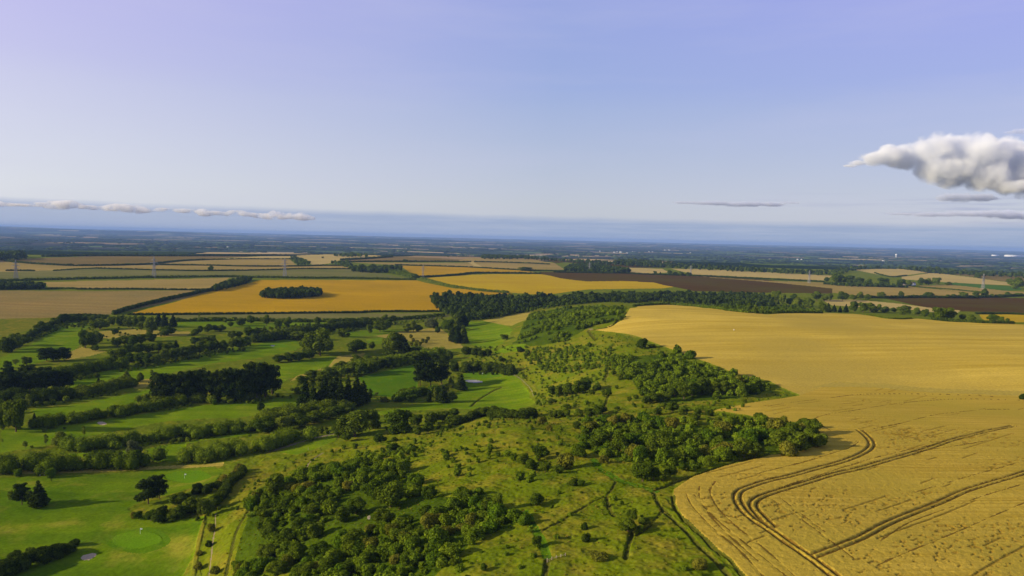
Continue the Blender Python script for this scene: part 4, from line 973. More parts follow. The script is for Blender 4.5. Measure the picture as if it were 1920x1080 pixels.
hedge('shrubby line along the top of the golf course', '330,603 400,602 480,602 560,604 640,603 700,601 770,598 830,592', 6, 1.0, 'hedge', .06, .45)
hedge('dark hedge behind the left group of golf trees', '40,640 80,620 110,604 150,596 200,598', 8, .9, 'hedgedark', 0, .4)
hedge('long dark hedge above the curving fairway', '480,642 520,636 560,628 600,622 660,614 690,612', 14, .8, 'hedgedark', 0, .3)
hedge('hedge left of the curving fairway in shade', '125,706 160,700 195,693 225,688', 19, .8, 'hedge', 0, .3, jit=1.5)
hedge('rounded hedge running from the left pine wood', '130,742 160,738 190,733 220,728 250,724', 17, .9, 'hedge', 0, .3, jit=1)
hedge('dark scrub line at the foot of the left pine wood', '0,752 40,752 80,750 120,745', 20, 1, 'hedgedark', 0, .35, jit=3)
hedge('long hedge from the black tree to the pine belt', '72,800 105,797 150,790 200,782 250,774 290,767 325,760 350,755', 18, .8, 'hedge', 0, .25, jit=1)
hedge('leafy hedge under the tall pine belt', '290,750 320,752 360,752 400,752 440,750 480,745', 17, .9, 'hedge', 0, .35, jit=2)
hedge('long bushy hedge above the pale silvery tree', '118,840 160,841 200,837 240,832 275,827 325,820 375,815 425,812 480,806', 22, .8, 'bush', 0, .3, jit=1.5)
hedge('thick hedge right of the pale silvery tree', '342,865 365,862 390,860 425,854 455,849 490,843 520,836 550,822', 26, .8, 'bush', 0, .25, jit=2)
hedge('tall bushy hedge across the lower left edge', '-30,883 20,883 75,883 140,880 180,878 225,877 275,875', 30, .75, 'hedge', 0, .3, jit=1.5)
hedge('dark scrub belt beyond the gravel path', '490,800 520,790 560,782 600,775 640,770', 22, 1, 'hedge', 0, .3, jit=2)
hedge('bush belt between the ochre rough and the sloping fairway', '620,705 660,698 700,690 740,682 790,672 830,664', 16, .9, 'bush', 0, .35, jit=2)
hedge('dark bush row behind the vivid putting green', '865,697 890,692 920,694 945,697 960,702', 14, .8, 'hedgedark', 0, .3)
hedge('bush row on the near side of the shadowed fairway', '850,795 880,788 910,778 940,782 1000,782', 15, .9, 'hedgedark', .1, .4)
hedge('leafy row under the small pines', '740,752 770,745 800,740 830,738', 14, .9, 'bush', 0, .3)
hedge('narrow hedge on the bank left of the straw line', '330,968 350,962 380,955 410,940 425,915 455,885', 14, .8, 'hedgedark', .08, .4)

# ------------------------------------------------------------------ woods that read as one mass
def wood_protos(n, leaves, size, seed):
    out = []
    for v in range(n):
        rg = np.random.default_rng(seed + v); L = [(0, 0, .5, .38, .38, .42)]
        for i in range(5):
            an = rg.uniform(0, 6.28); L.append((.28 * math.cos(an), .28 * math.sin(an), rg.uniform(.35, .8), .22, .22, .2))
        V, Fl, t = leaf_cloud(L, leaves, size, rg, core=.85); V[:, 2] /= V[:, 2].max(); out.append((V, Fl, t))
    return out
WP1, WP2 = wood_protos(6, 150, .10, 2000), wood_protos(5, 60, .15, 2100)
def wood(label, poly, spacing, hmin, hmax, mat, seed, far=False, wr=.95, name='woodland'):
    q, s = scatter(poly, spacing, hmin, hmax, seed)
    if not len(q): print('empty wood', label); return
    z = hq(q[:, 0], q[:, 1])
    return stamp([(x, y, zz, h * wr * rng.uniform(.8, 1.1), h) for (x, y), zz, h in zip(q, z, s)], WP2 if far else WP1, name, mat, label, 'woodland')
wood('broad dark wood across the middle behind the hill', '806,560 860,556 960,560 1060,560 1100,556 1200,554 1300,554 1400,555 1445,558 1450,577 1400,577 1340,572 1230,566 1180,569 1130,566 1060,572 1000,579 975,588 900,600 862,602 838,590 818,580', 7.5, 5, 17, 'wooddark', 1)
wood('light scrubby wood on the near side of the central wood', '870,596 930,585 1000,572 1080,566 1130,566 1060,574 1000,584 960,590 900,600', 7, 4, 9, 'wood', 2)
wood('young trees in the green dip beyond the wheat crest', '1240,569 1340,575 1420,582 1500,585 1530,586 1500,574 1420,573 1300,566', 9, 3, 8, 'wood', 3)
wood('dark oval copse standing in the golden field', '486,558 500,552 540,548 580,548 600,551 602,556 570,559 520,561', 7, 11, 17, 'wooddark', 4)
wood('dark belt of trees at the head of the diagonal hedge', '397,545 412,537 440,530 462,524 472,525 460,533 430,541 405,546', 7, 9, 14, 'wooddark', 5)
wood('dark belt of trees at the left edge in the beige field', '-60,540 0,539 60,538 82,540 80,543 0,544 -60,545', 8, 11, 16, 'wooddark', 6)
wood('dark plantation on the plateau left of centre', '660,507 680,505 750,505 752,511 700,512 665,510', 14, 14, 22, 'wooddark', 7, True)
wood('tapering wood strip above the dark plantation', '620,494 650,492 662,503 655,505 640,499', 16, 10, 16, 'wood', 8, True)
wood('small wood strip on the skyline by the second tall pylon', '545,482 556,484 583,493 580,497 560,498 548,490', 16, 8, 14, 'wood', 9, True)
wood('dark plantation behind the ploughed field', '1058,509 1070,500 1100,498 1160,505 1180,511 1170,513 1100,512', 16, 14, 22, 'wooddark', 10, True)
wood('long skyline wood right of centre', '1140,497 1160,490 1200,491 1300,500 1440,508 1540,512 1540,517 1440,512 1340,508 1250,503 1180,500', 26, 14, 24, 'wooddark', 11, True)
wood('skyline wood in the middle of the view', '902,483 940,481 1000,485 1040,488 1060,490 1100,491 1140,494 1140,498 1080,493 1000,487 905,486', 26, 14, 22, 'wooddark', 12, True)
wood('large dark wood on the skyline at the left edge', '-80,492 -20,486 0,485 45,481 52,486 20,488 0,490', 24, 24, 34, 'wooddark', 13, True)
wood('low trees on the skyline left of centre', '70,482 140,480 200,479.6 290,480 291,479 200,478.6', 30, 9, 16, 'wooddark', 14, True)
wood('dark woods along the skyline beyond the farm', '1545,513 1600,505 1640,503.5 1740,506 1800,512 1900,516 2000,524 2000,529 1900,521 1800,516 1760,514 1730,510 1690,504 1620,505 1560,517', 26, 14, 24, 'wooddark', 15, True)
wood('green clump on the skyline behind the pale field', '620,480 650,479 690,480 690,482 640,482', 26, 14, 26, 'wood', 16, True)
wood('dark farm plantation round the white house', '1556,534 1600,535 1690,538 1700,540 1600,538 1560,536', 12, 8, 14, 'wooddark', 17, True)
# woods scattered over the far lowland
def lowland_woods():
    rg = np.random.default_rng(5); it = []
    for i in range(1700):
        r = 5600 + 26000 * rg.uniform() ** 1.6; th = rg.uniform(-.75, .75)
        x, y = r * math.sin(th), r * math.cos(th)
        if rg.uniform() < .45: w, h = rg.uniform(120, 520), rg.uniform(10, 17)
        else: w, h = rg.uniform(25, 120), rg.uniform(8, 15)
        it.append((x, y, w, h))
    it = np.array(it); z = hq(it[:, 0], it[:, 1])
    return [(a, b, zz, w, h) for (a, b, w, h), zz in zip(it, z)]
def strip_protos():
    out = []
    for v in range(5):
        rg = np.random.default_rng(2300 + v); L = []
        for i in range(9): L.append((rg.uniform(-.5, .5), rg.uniform(-.16, .16), .3, rg.uniform(.08, .16), rg.uniform(.05, .12), .75))
        V, Fl, t = leaf_cloud(L, 12, .04, rg, core=1.0); out.append((V, Fl, t))
    return out
stamp(lowland_woods(), strip_protos(), 'distant_woods', 'wooddark', 'dark blue woods and tree belts scattered over the far lowland', 'woodland')
# ------------------------------------------------------------------ pylons, flags, fence, buildings
def bars(segs, r):
    V, Fq = [], []; o = 0
    for a, b in segs:
        v, f = tube([a, b], [r, r], 4); V.append(v); Fq.append(f + o); o += len(v)
    return np.vstack(V), np.vstack(Fq)
def pylon_meshes():
    segs = []; lv = [(0, 4.2), (9, 3.4), (17, 2.7), (24, 2.0), (30, 1.5), (36, 1.25), (42, 1.05), (48, .25)]
    C = [(-1, -1), (1, -1), (1, 1), (-1, 1)]
    for (z0, w0), (z1, w1) in zip(lv[:-1], lv[1:]):
        for i in range(4):
            a, b = C[i], C[(i + 1) % 4]
            segs.append(((a[0] * w0, a[1] * w0, z0), (a[0] * w1, a[1] * w1, z1)))
            segs.append(((a[0] * w0, a[1] * w0, z0), (b[0] * w1, b[1] * w1, z1)))
            segs.append(((b[0] * w0, b[1] * w0, z0), (a[0] * w1, a[1] * w1, z1)))
            segs.append(((a[0] * w1, a[1] * w1, z1), (b[0] * w1, b[1] * w1, z1)))
    tower = mesh_from('tower', *bars(segs, .27), M['steel'])
    arms = []
    for z, l in ((27, 6.5), (33.5, 9.0), (40, 6.0)):
        s = []
        for sx in (-1, 1):
            for y in (-1, 1):
                s += [((0, y, z), (sx * l, 0, z + .3)), ((0, y, z + 2.2), (sx * l, 0, z + .3)), ((sx * l * .5, y * .5, z + .15), (sx * l * .3, y * .7, z + 1.55))]
            s.append(((sx * l, 0, z + .3), (sx * l, 0, z - 2.6)))
        arms.append(mesh_from('crossarm', *bars(s, .26), M['steel']))
    return tower, arms
TOWER, ARMS = pylon_meshes()
PYL = [(30, 525, 38, 'pylon at the left edge behind the dark belt of trees'), (289, 521, 40, 'tallest pylon standing alone in the grey green field'), (534, 519, 36, 'pylon right of the dark hedge wood in the grey green field'),
       (793, 521, 25, 'pylon in the dip of the golden strip field'), (1105, 511, 20, 'pylon in front of the dark plantation'), (1295, 517, 20, 'pylon among the small trees above the ploughed field'),
       (1517, 531, 24, 'pale pylon left of the farm trees'), (1843, 543, 30, 'pylon above the tree lined hedge at the far right')]
for px, py, hp, lab in PYL:
    p = at([[px, py]])[0]; h = hp * depth_of(p) / F
    o = link('pylon', None, None, p); o.scale = (h / 48.,) * 3; o.rotation_euler = (0, 0, rng.uniform(-.2, .5))
    tag(o, lab, 'pylon', 'pylons crossing the plateau')
    link('tower', TOWER, o)
    for a in ARMS: link('crossarm', a, o)
def box(x0, y0, z0, x1, y1, z1):
    V = np.array([(x, y, z) for z in (z0, z1) for y in (y0, y1) for x in (x0, x1)], float)
    return V, np.array([[0, 2, 3, 1], [4, 5, 7, 6], [0, 1, 5, 4], [2, 6, 7, 3], [0, 4, 6, 2], [1, 3, 7, 5]])
def gable(w, d, z, h, e=.4):
    w2, d2 = w / 2 + e, d / 2 + e
    V = np.array([(-w2, -d2, z), (w2, -d2, z), (w2, d2, z), (-w2, d2, z), (-w2, 0, z + h), (w2, 0, z + h), (-w2, -d2, z - .25), (w2, -d2, z - .25), (w2, d2, z - .25), (-w2, d2, z - .25)], float)
    F4 = np.array([[0, 1, 5, 4], [2, 3, 4, 5], [6, 9, 8, 7], [0, 6, 7, 1], [2, 8, 9, 3], [1, 7, 8, 2], [3, 9, 6, 0]]); F3 = np.array([[0, 4, 3], [1, 2, 5]])
    return V, [F4, F3]
def house(px, py, w, d, h, rz, label, name='house', roof='slate', wall='white', group=None, cat='house', windows=True, rise=.38):
    p = at([[px, py]])[0]
    o = link(name, None, None, p - np.array([0, 0, .3])); o.rotation_euler = (0, 0, rz); tag(o, label, cat, group)
    link('wall', mesh_from('wall', *box(-w / 2, -d / 2, 0, w / 2, d / 2, h), M[wall]), o)
    V, Fl = gable(w, d, h + .26, d * rise); r = link('roof', mesh_from('roof', V, Fl, M[roof]), o)
    if windows:
        link('chimney', mesh_from('chimney', *box(-w * .36, -.5, h + d * .2, -w * .36 + 1.1, .5, h + d * rise + 1.6), M['tile']), r)
        for k in range(4):
            x = -w * .36 + k * w * .24
            for zz in (1.0, h * .55):
                link('window', mesh_from('window', *box(x - .5, -d / 2 - .06, zz, x + .5, -d / 2 + .02, zz + 1.2), M['dark']), o)
        link('door', mesh_from('door', *box(-.5, -d / 2 - .07, 0, .5, -d / 2 + .02, 2.1), M['timber']), o)
    return o
house(1711, 535.5, 17, 9, 6.5, .5, 'white farmhouse among the dark farm trees', 'farmhouse')
house(1697, 536.5, 14, 8, 4, .2, 'low grey barn left of the white farmhouse', 'barn', 'slate', 'timber', None, 'barn', False)
FARB = [(1152, 473.5, 26), (1157, 472.5, 20), (1164, 473.5, 34), (1217, 472.5, 22), (1223.5, 472.5, 20), (1247, 469.5, 30), (1255, 469.5, 34), (1294.5, 474, 20), (1190, 472.5, 16), (1186, 472, 16), (1125, 471.5, 24), (1131, 471, 16), (1176, 475, 24), (1444, 487.5, 26), (1496, 487, 22), (1503, 487, 18), (428, 464.5, 30), (1642, 486, 24), (1656, 490, 26), (1765, 491, 26)]
FLAB = ['leftmost of the three bright white houses in the far village', 'middle of the three bright white houses in the far village', 'widest of the three bright white houses in the far village', 'first of a pair of white houses right of the far village', 'second of a pair of white houses right of the far village',
        'left one of two bright sheds on the far lowland', 'right one of two bright sheds on the far lowland', 'lone white house near the skyline wood end', 'right one of two tiny white houses between village and pair', 'left one of two tiny white houses between village and pair', 'pale house left of the far village', 'tiny house just right of the pale house', 'grey house below the far village',
        'white house above the skyline wood right of centre', 'left one of two houses far behind the farm', 'right one of two houses far behind the farm', 'single white building on the left lowland', 'white house far behind the lens field', 'pale house near the skyline beyond the lens field', 'pale house above the far right skyline wood']
for (px, py, w), lab in zip(FARB, FLAB):
    house(px, py, w, w * .55, w * .36, rng.uniform(-.4, .4), lab, 'white_house', 'slate', 'white', 'houses on the far lowland', 'house', False)
house(1902, 481.5, 420, 120, 34, .05, 'long white factory on the far lowland at the right', 'factory', 'white', 'white', None, 'factory', False, .08)
house(1866, 480, 150, 80, 22, .1, 'smaller pale shed left of the long factory', 'shed', 'white', 'white', None, 'factory', False, .1)
p = at([[1680, 482.5]])[0]
o = link('water_tower', None, None, p); tag(o, 'slim white tower on the far lowland above the farm', 'tower')
link('shaft', mesh_from('shaft', *tube([(0, 0, -2), (0, 0, 30), (0, 0, 34)], [6, 5, 9], 12), M['white']), o)
link('tank', mesh_from('tank', *tube([(0, 0, 34), (0, 0, 36), (0, 0, 50), (0, 0, 54)], [9, 15, 15, 4], 14), M['white']), o)
# flags on the greens
def flag(px, py, label):
    p = at([[px, py]])[0]
    o = link('flagstick', None, None, p); tag(o, label, 'flag', 'flags on the putting greens')
    link('pole', mesh_from('pole', *tube([(0, 0, -.1), (0, 0, 2.3)], [.035, .03], 6), M['white']), o)
    V = np.array([(0.03 + .11 * i, .05 * math.sin(i * 1.3) + t, 1.72 + .56 * j) for t in (0, .02) for j in (0, 1) for i in range(8)])
    Q = []
    for t in (0, 16):
        for i in range(7): Q.append([t + i, t + i + 1, t + 9 + i, t + 8 + i])
    link('flag', mesh_from('flag', V, np.array(Q), M['white'], True), o)
flag(263, 1001, 'white flag on the nearest oval putting green'); flag(346, 897, 'white flag on the putting green below the gravel path'); flag(904, 704, 'flag on the vivid green above the long shadow')
# trig pillar in the smooth wheat
p = at([[1376, 620]])[0]
V, Fq = tube([(0, 0, -.1), (0, 0, .9), (0, 0, 1.25), (0, 0, 1.3)], [.35, .33, .28, .2], 4)
tag(link('stone_pillar', mesh_from('stone_pillar', V, Fq, M['white']), None, p), 'small white pillar standing out in the smooth wheat field', 'pillar')
# timber fence by the lower hillside path
A_, B_ = at([[1026, 1056], [1060, 1046]]); n_p = 5
t_ = link('timber_fence', None, None, (A_ + B_) / 2); tag(t_, 'short pale timber fence across the lower hillside footpath', 'fence')
loc = [(A_ * (1 - k / (n_p - 1)) + B_ * k / (n_p - 1)) - (A_ + B_) / 2 for k in range(n_p)]
for q in loc: link('post', mesh_from('post', *box(q[0] - .09, q[1] - .09, q[2] - .4, q[0] + .09, q[1] + .09, q[2] + 1.3), M['timber']), t_)
for zz in (.45, .95):
    v, f = tube([loc[0] + np.array([0, -.11, zz]), loc[-1] + np.array([0, -.11, zz])], [.07, .07], 4); link('rail', mesh_from('rail', v, f, M['timber']), t_)
v = np.vstack([[l + np.array([0, .14, -.1]), l + np.array([0, .14, 1.05])] for l in loc]); 
# wire fence posts down the far side of the shadowed fairway
FP = at(pp('1000,744 998,736 992,727 985,720 979,714 972,709 962,704'))
t_ = link('wire_fence', None, None, FP[3]); tag(t_, 'line of pale fence posts along the edge of the shadowed fairway', 'fence')
L_ = smooth_line(FP[:, :2], 4.0); z_ = hq(L_[:, 0], L_[:, 1]); L3 = np.column_stack([L_, z_]) - FP[3]
for q in L3: link('post', mesh_from('post', *box(q[0] - .08, q[1] - .08, q[2] - .4, q[0] + .08, q[1] + .08, q[2] + 1.3), M['timber']), t_)
for zz in (.5, 1.0):
    v, f = tube(L3 + np.array([0, 0, zz]), [.025] * len(L3), 3); link('wire', mesh_from('wire', v, f, M['steel']), t_)
# course markers
for px, py, lab in [(83, 891, 'white marker post by the round bush below the lower left hedge'), (75, 892, 'grey marker board left of the white marker post'), (443, 849, 'white marker post at the end of the thick hedge'), (578, 844, 'small yellow tee marker on the mown tee strip'), (618, 813, 'white tee post at the top of the gravel path')]:
    p = at([[px, py]])[0]
    v, f = merge([tube([(0, 0, -.2), (0, 0, 1.25)], [.11, .10], 8), tube([(0, 0, 1.25), (0, 0, 1.32), (0, 0, 1.36)], [.16, .16, .04], 8)])
    tag(link('marker_post', mesh_from('marker_post', v, f, M['white' if 'white' in lab else 'timber']), None, p), lab, 'marker post')
# ------------------------------------------------------------------ labels that single each plant out
LM = [('the nearest putting green', 258, 1012), ('the near sand bunker', 165, 1044), ('the upper flag', 346, 893), ('the thin poplar', 372, 950), ('the pale silvery tree', 250, 845), ('the gravel golf path', 565, 830),
 ('the big oak', 665, 800), ('the black spruce group', 630, 745), ('the tall pine belt', 400, 730), ('the left pine wood', 70, 720), ('the left-edge tree', 30, 800), ('the far fairway bunker', 190, 794),
 ('the curving fairway', 350, 670), ('the dark domed tree', 600, 650), ('the top fairway', 110, 640), ('the three top conifers', 305, 610), ('the diagonal hedge foot', 212, 590), ('the tan dry patch', 790, 635), ('the three small pines', 808, 705),
 ('the white bunker', 888, 715), ('the vivid putting green', 910, 703), ('the sloping dull fairway', 720, 715), ('the valley fairway', 910, 630), ('the golden dry triangle', 950, 598), ('the chalk scar', 691, 970), ('the wooden fence', 1042, 1050),
 ('the slanting footpath', 1090, 955), ('the steep footpath', 1143, 680), ('the wheat-edge tree', 1204, 645), ('the wheat corner', 1112, 620), ('the near wheat corner', 1262, 920), ('the scrub point', 1500, 830),
 ('the mid-slope clump', 1065, 735), ('the twin hillside bushes', 1200, 990), ('the shadowed fairway', 990, 765), ('the hilltop edge', 850, 800), ('the farmhouse', 1711, 533), ('the yellow field', 1890, 598), ('the wheat crest', 1600, 588),
 ('the lens shaped field', 1665, 508), ('the tallest pylon', 289, 510), ('the oval copse', 545, 550), ('the dark plantation', 705, 505), ('the tractor rut bend', 1634, 832), ('the narrow wheat neck', 1400, 765), ('the big round bush', 517, 905), ('the straw bank', 375, 1000)]
ORD = ['', 'second', 'third', 'fourth', 'fifth', 'sixth', 'seventh', 'eighth', 'ninth', 'tenth', 'eleventh', 'twelfth', 'thirteenth', 'fourteenth', 'fifteenth', 'sixteenth', 'seventeenth', 'eighteenth', 'nineteenth', 'twentieth']
SHADE = {'broadleaf_tree': 'dark green', 'light_tree': 'light green', 'silvery_tree': 'silvery', 'pine_tree': 'blackish', 'conifer_tree': 'dark', 'light_conifer': 'paler', 'young_tree': 'slender', 'shrub': 'green', 'dry_shrub': 'brownish', 'dark_shrub': 'dark'}
NOUN = {'broadleaf_tree': 'broadleaf tree', 'light_tree': 'broadleaf tree', 'silvery_tree': 'broadleaf tree', 'pine_tree': 'pine', 'conifer_tree': 'conifer', 'light_conifer': 'conifer', 'young_tree': 'young tree', 'shrub': 'bush', 'dry_shrub': 'bush', 'dark_shrub': 'bush'}
GROUP = {'shrub': 'bushes on the hillside and golf course', 'tree': 'trees on the golf course and fields'}
rows = {}
for t in THINGS:
    o, k, px, py, wpx, hpx, reg, lab = t
    cy_ = py - hpx / 2
    dist = [((px - x) ** 2 + ((cy_ - y) * 1.6) ** 2, n, x, y) for n, x, y in LM]
    d2, n, x, y = min(dist); dx, dy = px - x, cy_ - y
    far_ = math.sqrt(d2)
    if far_ < 9: rel = 'at'
    elif abs(dx) > 2.2 * abs(dy) * 1.6: rel = 'left of' if dx < 0 else 'right of'
    elif abs(dy) * 1.6 > 2.2 * abs(dx): rel = 'above' if dy < 0 else 'below'
    else: rel = ('above ' if dy < 0 else 'below ') + ('left of' if dx < 0 else 'right of')
    big = 'large' if wpx > 34 else 'medium' if wpx > 18 else 'small'
    asp = hpx / wpx
    shape = 'wide' if asp < .72 else 'tall' if asp > 1.45 else 'round' if 'tree' not in NOUN[k] and k not in ('pine_tree', 'conifer_tree', 'light_conifer') else ''
    base = ' '.join(w for w in (big, shape, SHADE[k], NOUN[k]) if w)
    rows.setdefault((base, rel, n), []).append((far_, t))
for (base, rel, n), lst in rows.items():
    lst.sort(key=lambda a: a[0])
    for i, (f_, t) in enumerate(lst):
        lab = f'{base} {rel} {n}' if len(lst) == 1 else (f'{base} {rel} {n}, nearest of {len(lst)}' if i == 0 else f'{base} {rel} {n}, {ORD[i]} nearest')
        sh = NOUN[t[1]] == 'bush'
        tag(t[0], t[7] or lab, 'bush' if sh else 'tree', GROUP['shrub' if sh else 'tree'])
print('plants', len(THINGS), 'trees', sum(1 for t in THINGS if NOUN[t[1]] != 'bush'), 'max ordinal', max(len(v) for v in rows.values()))
# ------------------------------------------------------------------ sky, sun, air
HAZE = 3.7e-5
BANK = ((2.95, 3.6, 5.05), (3.7, 4.2, 5.4), (3.2, 3.5, 5.0)); SKY_S = .093
world = bpy.data.worlds.new("World"); scene.world = world; world.use_nodes = True
nt = world.node_tree; nt.nodes.clear()
SUN_AZ = math.atan2(SUN_DIR[0], SUN_DIR[1])
sky = N(nt, 'ShaderNodeTexSky', sky_type='NISHITA', sun_disc=False)
sky.sun_elevation = SUN_EL; sky.sun_rotation = SUN_AZ
sky.altitude = 200; sky.air_density = 1.0; sky.dust_density = 1.0; sky.ozone_density = 3.0
tc = N(nt, 'ShaderNodeTexCoord')
sx = N(nt, 'ShaderNodeSeparateXYZ'); nt.links.new(tc.outputs['Generated'], sx.inputs[0])
def mth(op, a, b=None, c=None):
    n = N(nt, 'ShaderNodeMath', operation=op)
    for s_, v in zip(n.inputs, (a, b, c)):
        if v is None: continue
        if hasattr(v, 'is_output'): nt.links.new(v, s_)
        else: s_.default_value = v
    return n.outputs[0]
el = sx.outputs[2]
az = mth('ARCTAN2', sx.outputs[0], sx.outputs[1])
def cv(ax, ay, off=0.0):
    n = N(nt, 'ShaderNodeCombineXYZ'); nt.links.new(mth('MULTIPLY', az, ax), n.inputs[0]); nt.links.new(mth('MULTIPLY', el, ay), n.inputs[1]); n.inputs[2].default_value = off
    return n.outputs[0]
# clear evening air: whiter towards the horizon, lavender higher up, bluer away from the sun, under a thin high veil
vn = noise(nt, cv(2.2, 16, 3.1), 1.0, 5, .6)
def lcr(L, C_, R_):
    return mix(nt, ramp(nt, az, .05, .58), mix(nt, ramp(nt, az, -.60, .05), L, C_), R_)
hi = lcr((4.85, 4.4, 8.1), (2.95, 3.45, 7.0), (3.35, 3.4, 7.8))
mid = lcr((5.5, 5.35, 7.6), (3.25, 4.0, 6.65), (3.45, 3.95, 6.9))
low = lcr((6.7, 6.8, 7.4), (4.95, 5.2, 6.0), (4.95, 5.1, 6.1))
g1 = mix(nt, ramp(nt, el, .045, .20), low, mid)
g2 = mix(nt, ramp(nt, el, .17, .34), g1, hi)
c = mix(nt, mth('MULTIPLY', ramp(nt, el, .95, .35), .82), sky.outputs[0], g2)
c = mix(nt, mth('MULTIPLY', ramp(nt, vn, .45, .75), .22), c, (4.9, 5.0, 6.6))
# far bank of cloud lying along the horizon, pale on top, and a blue grey layer below it
wav = mth('MULTIPLY', mth('SUBTRACT', noise(nt, cv(5, 0, 1.7), 1., 4, .6), .5), .010)
top = mth('ADD', mth('ADD', .0292, mth('MULTIPLY', az, -.004)), wav)
bank = ramp(nt, mth('SUBTRACT', top, el), -.003, .005)
bn = noise(nt, cv(9, 260, 5.5), 1., 4, .6)
bc = mix(nt, ramp(nt, bn, .42, .72), mix(nt, ramp(nt, az, -.55, .1), (3.5, 4.0, 5.35), BANK[0]), BANK[1])
c = mix(nt, bank, c, bc)
# thin grey streaks higher up on the right
st = noise(nt, cv(7, 190, 9.2), 1., 4, .6)
msk = mth('MULTIPLY', mth('MULTIPLY', ramp(nt, az, .28, .55), ramp(nt, el, .012, .03)), ramp(nt, el, .075, .05))
c = mix(nt, mth('MULTIPLY', mth('MULTIPLY', ramp(nt, st, .5, .68), msk), .7), c, BANK[2])
bg = N(nt, 'ShaderNodeBackground'); bg.inputs['Strength'].default_value = SKY_S
out = N(nt, 'ShaderNodeOutputWorld')
nt.links.new(c, bg.inputs['Color']); nt.links.new(bg.outputs[0], out.inputs['Surface'])
sun_d = bpy.data.lights.new("sun", 'SUN'); sun_d.energy = 5.0; sun_d.angle = math.radians(.53); sun_d.color = (1.0, .84, .55)
sun = bpy.data.objects.new("sun", sun_d); COL.objects.link(sun)
sun.rotation_euler = Vector(SUN_DIR).to_track_quat('Z', 'Y').to_euler()
vs = scene.view_settings
scene.display_settings.display_device = 'sRGB'
vs.view_transform = 'Standard'; vs.look = 'None'; vs.exposure = 0.35; vs.gamma = 1.0; vs.use_curve_mapping = False
scene.cycles.max_bounces = 5; scene.cycles.diffuse_bounces = 2; scene.cycles.transmission_bounces = 3; scene.cycles.volume_bounces = 0
scene.cycles.transparent_max_bounces = 8
scene.cycles.caustics_reflective = False; scene.cycles.caustics_refractive = False

def vol_mat(name, col, dens, aniso=0.0):
    m, n2 = nodes_of(name)
    v = N(n2, 'ShaderNodeVolumePrincipled'); v.inputs['Color'].default_value = (*col, 1); v.inputs['Density'].default_value = dens; v.inputs['Anisotropy'].default_value = aniso
    o = N(n2, 'ShaderNodeOutputMaterial'); n2.links.new(v.outputs[0], o.inputs['Volume'])
    return m, n2, v
hm, _, _ = vol_mat('haze_air', (.29, .47, .89), HAZE, .0)
hx = 49500.
V, Fq = box(-hx, -9000, -110, hx, 49500, 190)
tag(link('haze', mesh_from('haze', V, Fq, hm)), 'thin blue haze over the whole landscape', 'haze', None, 'stuff')

def mth2(n2, a, b):
    m = N(n2, 'ShaderNodeMath', operation='MULTIPLY_ADD'); m.inputs[1].default_value = .6
    k = N(n2, 'ShaderNodeMath', operation='MULTIPLY'); k.inputs[1].default_value = .4
    n2.links.new(b, k.inputs[0]); n2.links.new(a, m.inputs[0]); n2.links.new(k.outputs[0], m.inputs[2]); return m.outputs[0]
# clouds: lumpy bodies of fine water drops, real size, far away
def cloud(label, blobs, Y, dens, voxel, ns, seed, erode=.5, tone=(.955, .975, 1), soft=2.2):
    """blobs: px, py, rx px, ry px, depth offset (in px)"""
    rg = np.random.default_rng(seed); iv, jf = ICO2
    Vs, Fs = [], []; off = 0
    for px, py, rx, ry, do in blobs:
        d = rays([[px, py]])[0]; t = (Y + do * Y / F) / d[1]; c = np.array([0, 0, CAM_Z]) + d * t; k = Y / F
        Vs.append(c + iv * np.array([rx * k, (rx + ry) * .5 * k, ry * k]) * GROW); Fs.append(jf + off); off += len(iv)
    V = np.vstack(Vs); c = V.mean(0)
    me = mesh_from('cloud', V - c, np.vstack(Fs))
    o = link('cloud', me, None, c)
    md = o.modifiers.new('remesh', 'REMESH'); md.mode = 'VOXEL'; md.voxel_size = voxel
    m, n2, v = vol_mat('cloud', tone, dens, -.16)
    tcn = N(n2, 'ShaderNodeTexCoord').outputs['Object']
    n1 = noise(n2, tcn, 1. / ns, 7, .6)
    def mt(op, a, b, c=None):
        q = N(n2, 'ShaderNodeMath', operation=op)
        for s_, x in zip(q.inputs, (a, b, c)):
            if x is None: continue
            if hasattr(x, 'is_output'): n2.links.new(x, s_)
            else: s_.default_value = x
        return q.outputs[0]
    if soft:
        fld = None
        for px, py, rx, ry, do in blobs:
            d = rays([[px, py]])[0]; t = (Y + do * Y / F) / d[1]; cc = np.array([0, 0, CAM_Z]) + d * t - c; k = Y / F
            s1 = N(n2, 'ShaderNodeVectorMath', operation='SUBTRACT'); n2.links.new(tcn, s1.inputs[0]); s1.inputs[1].default_value = tuple(cc)
            s2 = N(n2, 'ShaderNodeVectorMath', operation='MULTIPLY'); n2.links.new(s1.outputs[0], s2.inputs[0]); s2.inputs[1].default_value = (1 / (rx * k), 2 / ((rx + ry) * k), 1 / (ry * k))
            s3 = N(n2, 'ShaderNodeVectorMath', operation='LENGTH'); n2.links.new(s2.outputs[0], s3.inputs[0])
            f_ = mt('SUBTRACT', 1.0, s3.outputs['Value'])
            fld = f_ if fld is None else mt('SMOOTH_MAX', fld, f_, .15)
        val = mt('MULTIPLY_ADD', mt('SUBTRACT', n1, .5), soft, fld)
        n2.links.new(mt('MULTIPLY', ramp(n2, val, erode, erode + .32), dens), v.inputs['Density'])
    else:
        n2.links.new(mt('MULTIPLY', ramp(n2, n1, erode - .03, erode + .12), dens), v.inputs['Density'])
    me.materials.append(m)
    return tag(o, label, 'cloud', 'clouds')
GROW = 1.25
CY = 7000.
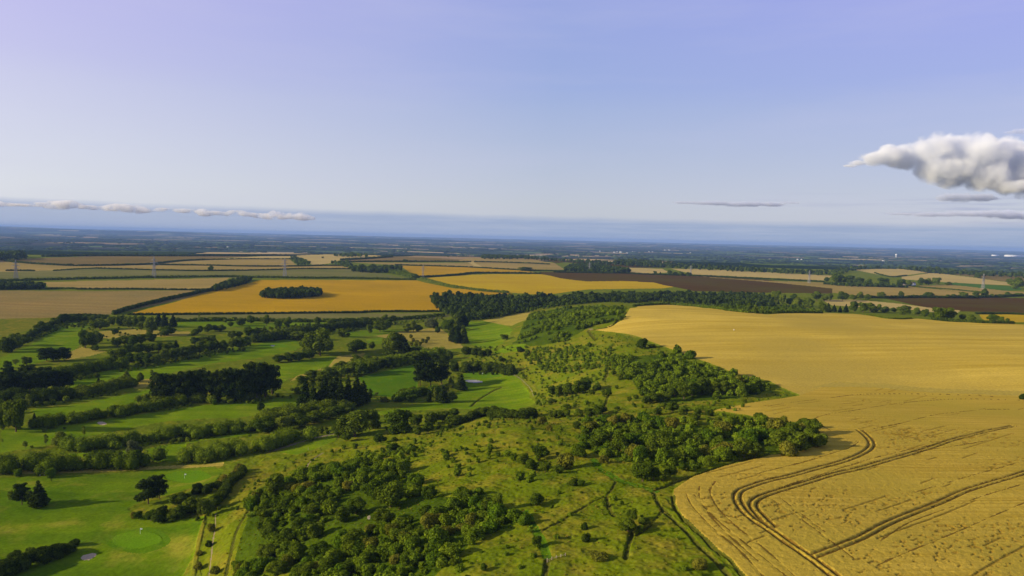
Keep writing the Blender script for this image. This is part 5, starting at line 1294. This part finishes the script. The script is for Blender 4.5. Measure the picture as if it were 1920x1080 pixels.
big = [(1640, 298, 26, 13, 0), (1672, 292, 24, 16, 0), (1700, 296, 30, 22, 10), (1735, 285, 32, 26, 0), (1760, 278, 30, 24, -10), (1755, 310, 36, 26, 0), (1790, 285, 40, 30, 10), (1800, 320, 44, 26, 0), (1835, 290, 42, 34, 0), (1850, 330, 50, 26, -10),
       (1880, 300, 44, 36, 10), (1900, 335, 46, 26, 0), (1925, 310, 50, 34, 0), (1960, 330, 60, 36, 0), (2010, 320, 60, 40, 0), (1745, 268, 14, 10, -12), (1852, 264, 18, 10, -10), (1612, 306, 18, 5, 0), (1592, 311, 14, 2.2, 0), (1900, 350, 30, 14, -30)]
cloud('large white cumulus cloud with grey shaded right side', [(a, b, c_ * 1.15, d_ * 1.2, e) for a, b, c_, d_, e in big], CY, .015, 24, 260, 1, .08)
cloud('small flat grey cloud just below the large cumulus', [(1775, 372, 26, 7, 0), (1800, 369, 34, 10, 0), (1835, 371, 36, 8, 0), (1862, 372, 18, 5, 0)], 7600, .012, 25, 120, 2, .1, (.70, .76, .92))
cloud('wispy grey cloud at the right edge above the cumulus', [(1895, 248, 14, 4, 0), (1925, 245, 26, 7, 0), (1965, 244, 30, 8, 0)], 7200, .012, 22, 120, 3, .1, (.70, .76, .92))
cloud('long thin grey cloud above the horizon right of centre', [(1290, 380, 34, 2.6, 0), (1340, 381, 44, 4.2, 0), (1395, 383, 50, 5, 0), (1440, 383, 40, 4.5, 0), (1480, 380, 24, 2.2, 0)], 12000, .008, 30, 160, 4, .05, (.70, .76, .92))
cloud('long grey cloud streak low at the right', [(1690, 401, 40, 2.6, 0), (1750, 402, 60, 4.5, 0), (1830, 401, 70, 6, 0), (1900, 403, 70, 9, 0), (1960, 404, 60, 9, 0)], 14000, .005, 50, 200, 5, .1, (.70, .76, .92))
rgc = np.random.default_rng(9)
row = []
for i in range(46):
    x = -20 + 590 * (i + rgc.uniform(-.3, .3)) / 45.; y = 381 + 26 * (x / 570.) ** 1.0
    k = max(.25, vnoise(np.array([x]), np.array([0.]), 60, 8)[0])
    row.append((x, y + rgc.uniform(-4, 3), rgc.uniform(7, 26), k * rgc.uniform(2.5, 9), 0))
    if k > .6: row.append((x + rgc.uniform(-6, 6), y - k * 5, rgc.uniform(5, 9), rgc.uniform(3, 6), 0))
cloud('row of small white cumulus along the left horizon', row, 26000, .006, 55, 330, 6, .46, (1, 1, 1), 0)
scene.cycles.volume_step_rate = 0.4; scene.cycles.volume_max_steps = 256
scene.cycles.volume_bounces = 9; scene.cycles.max_bounces = 10
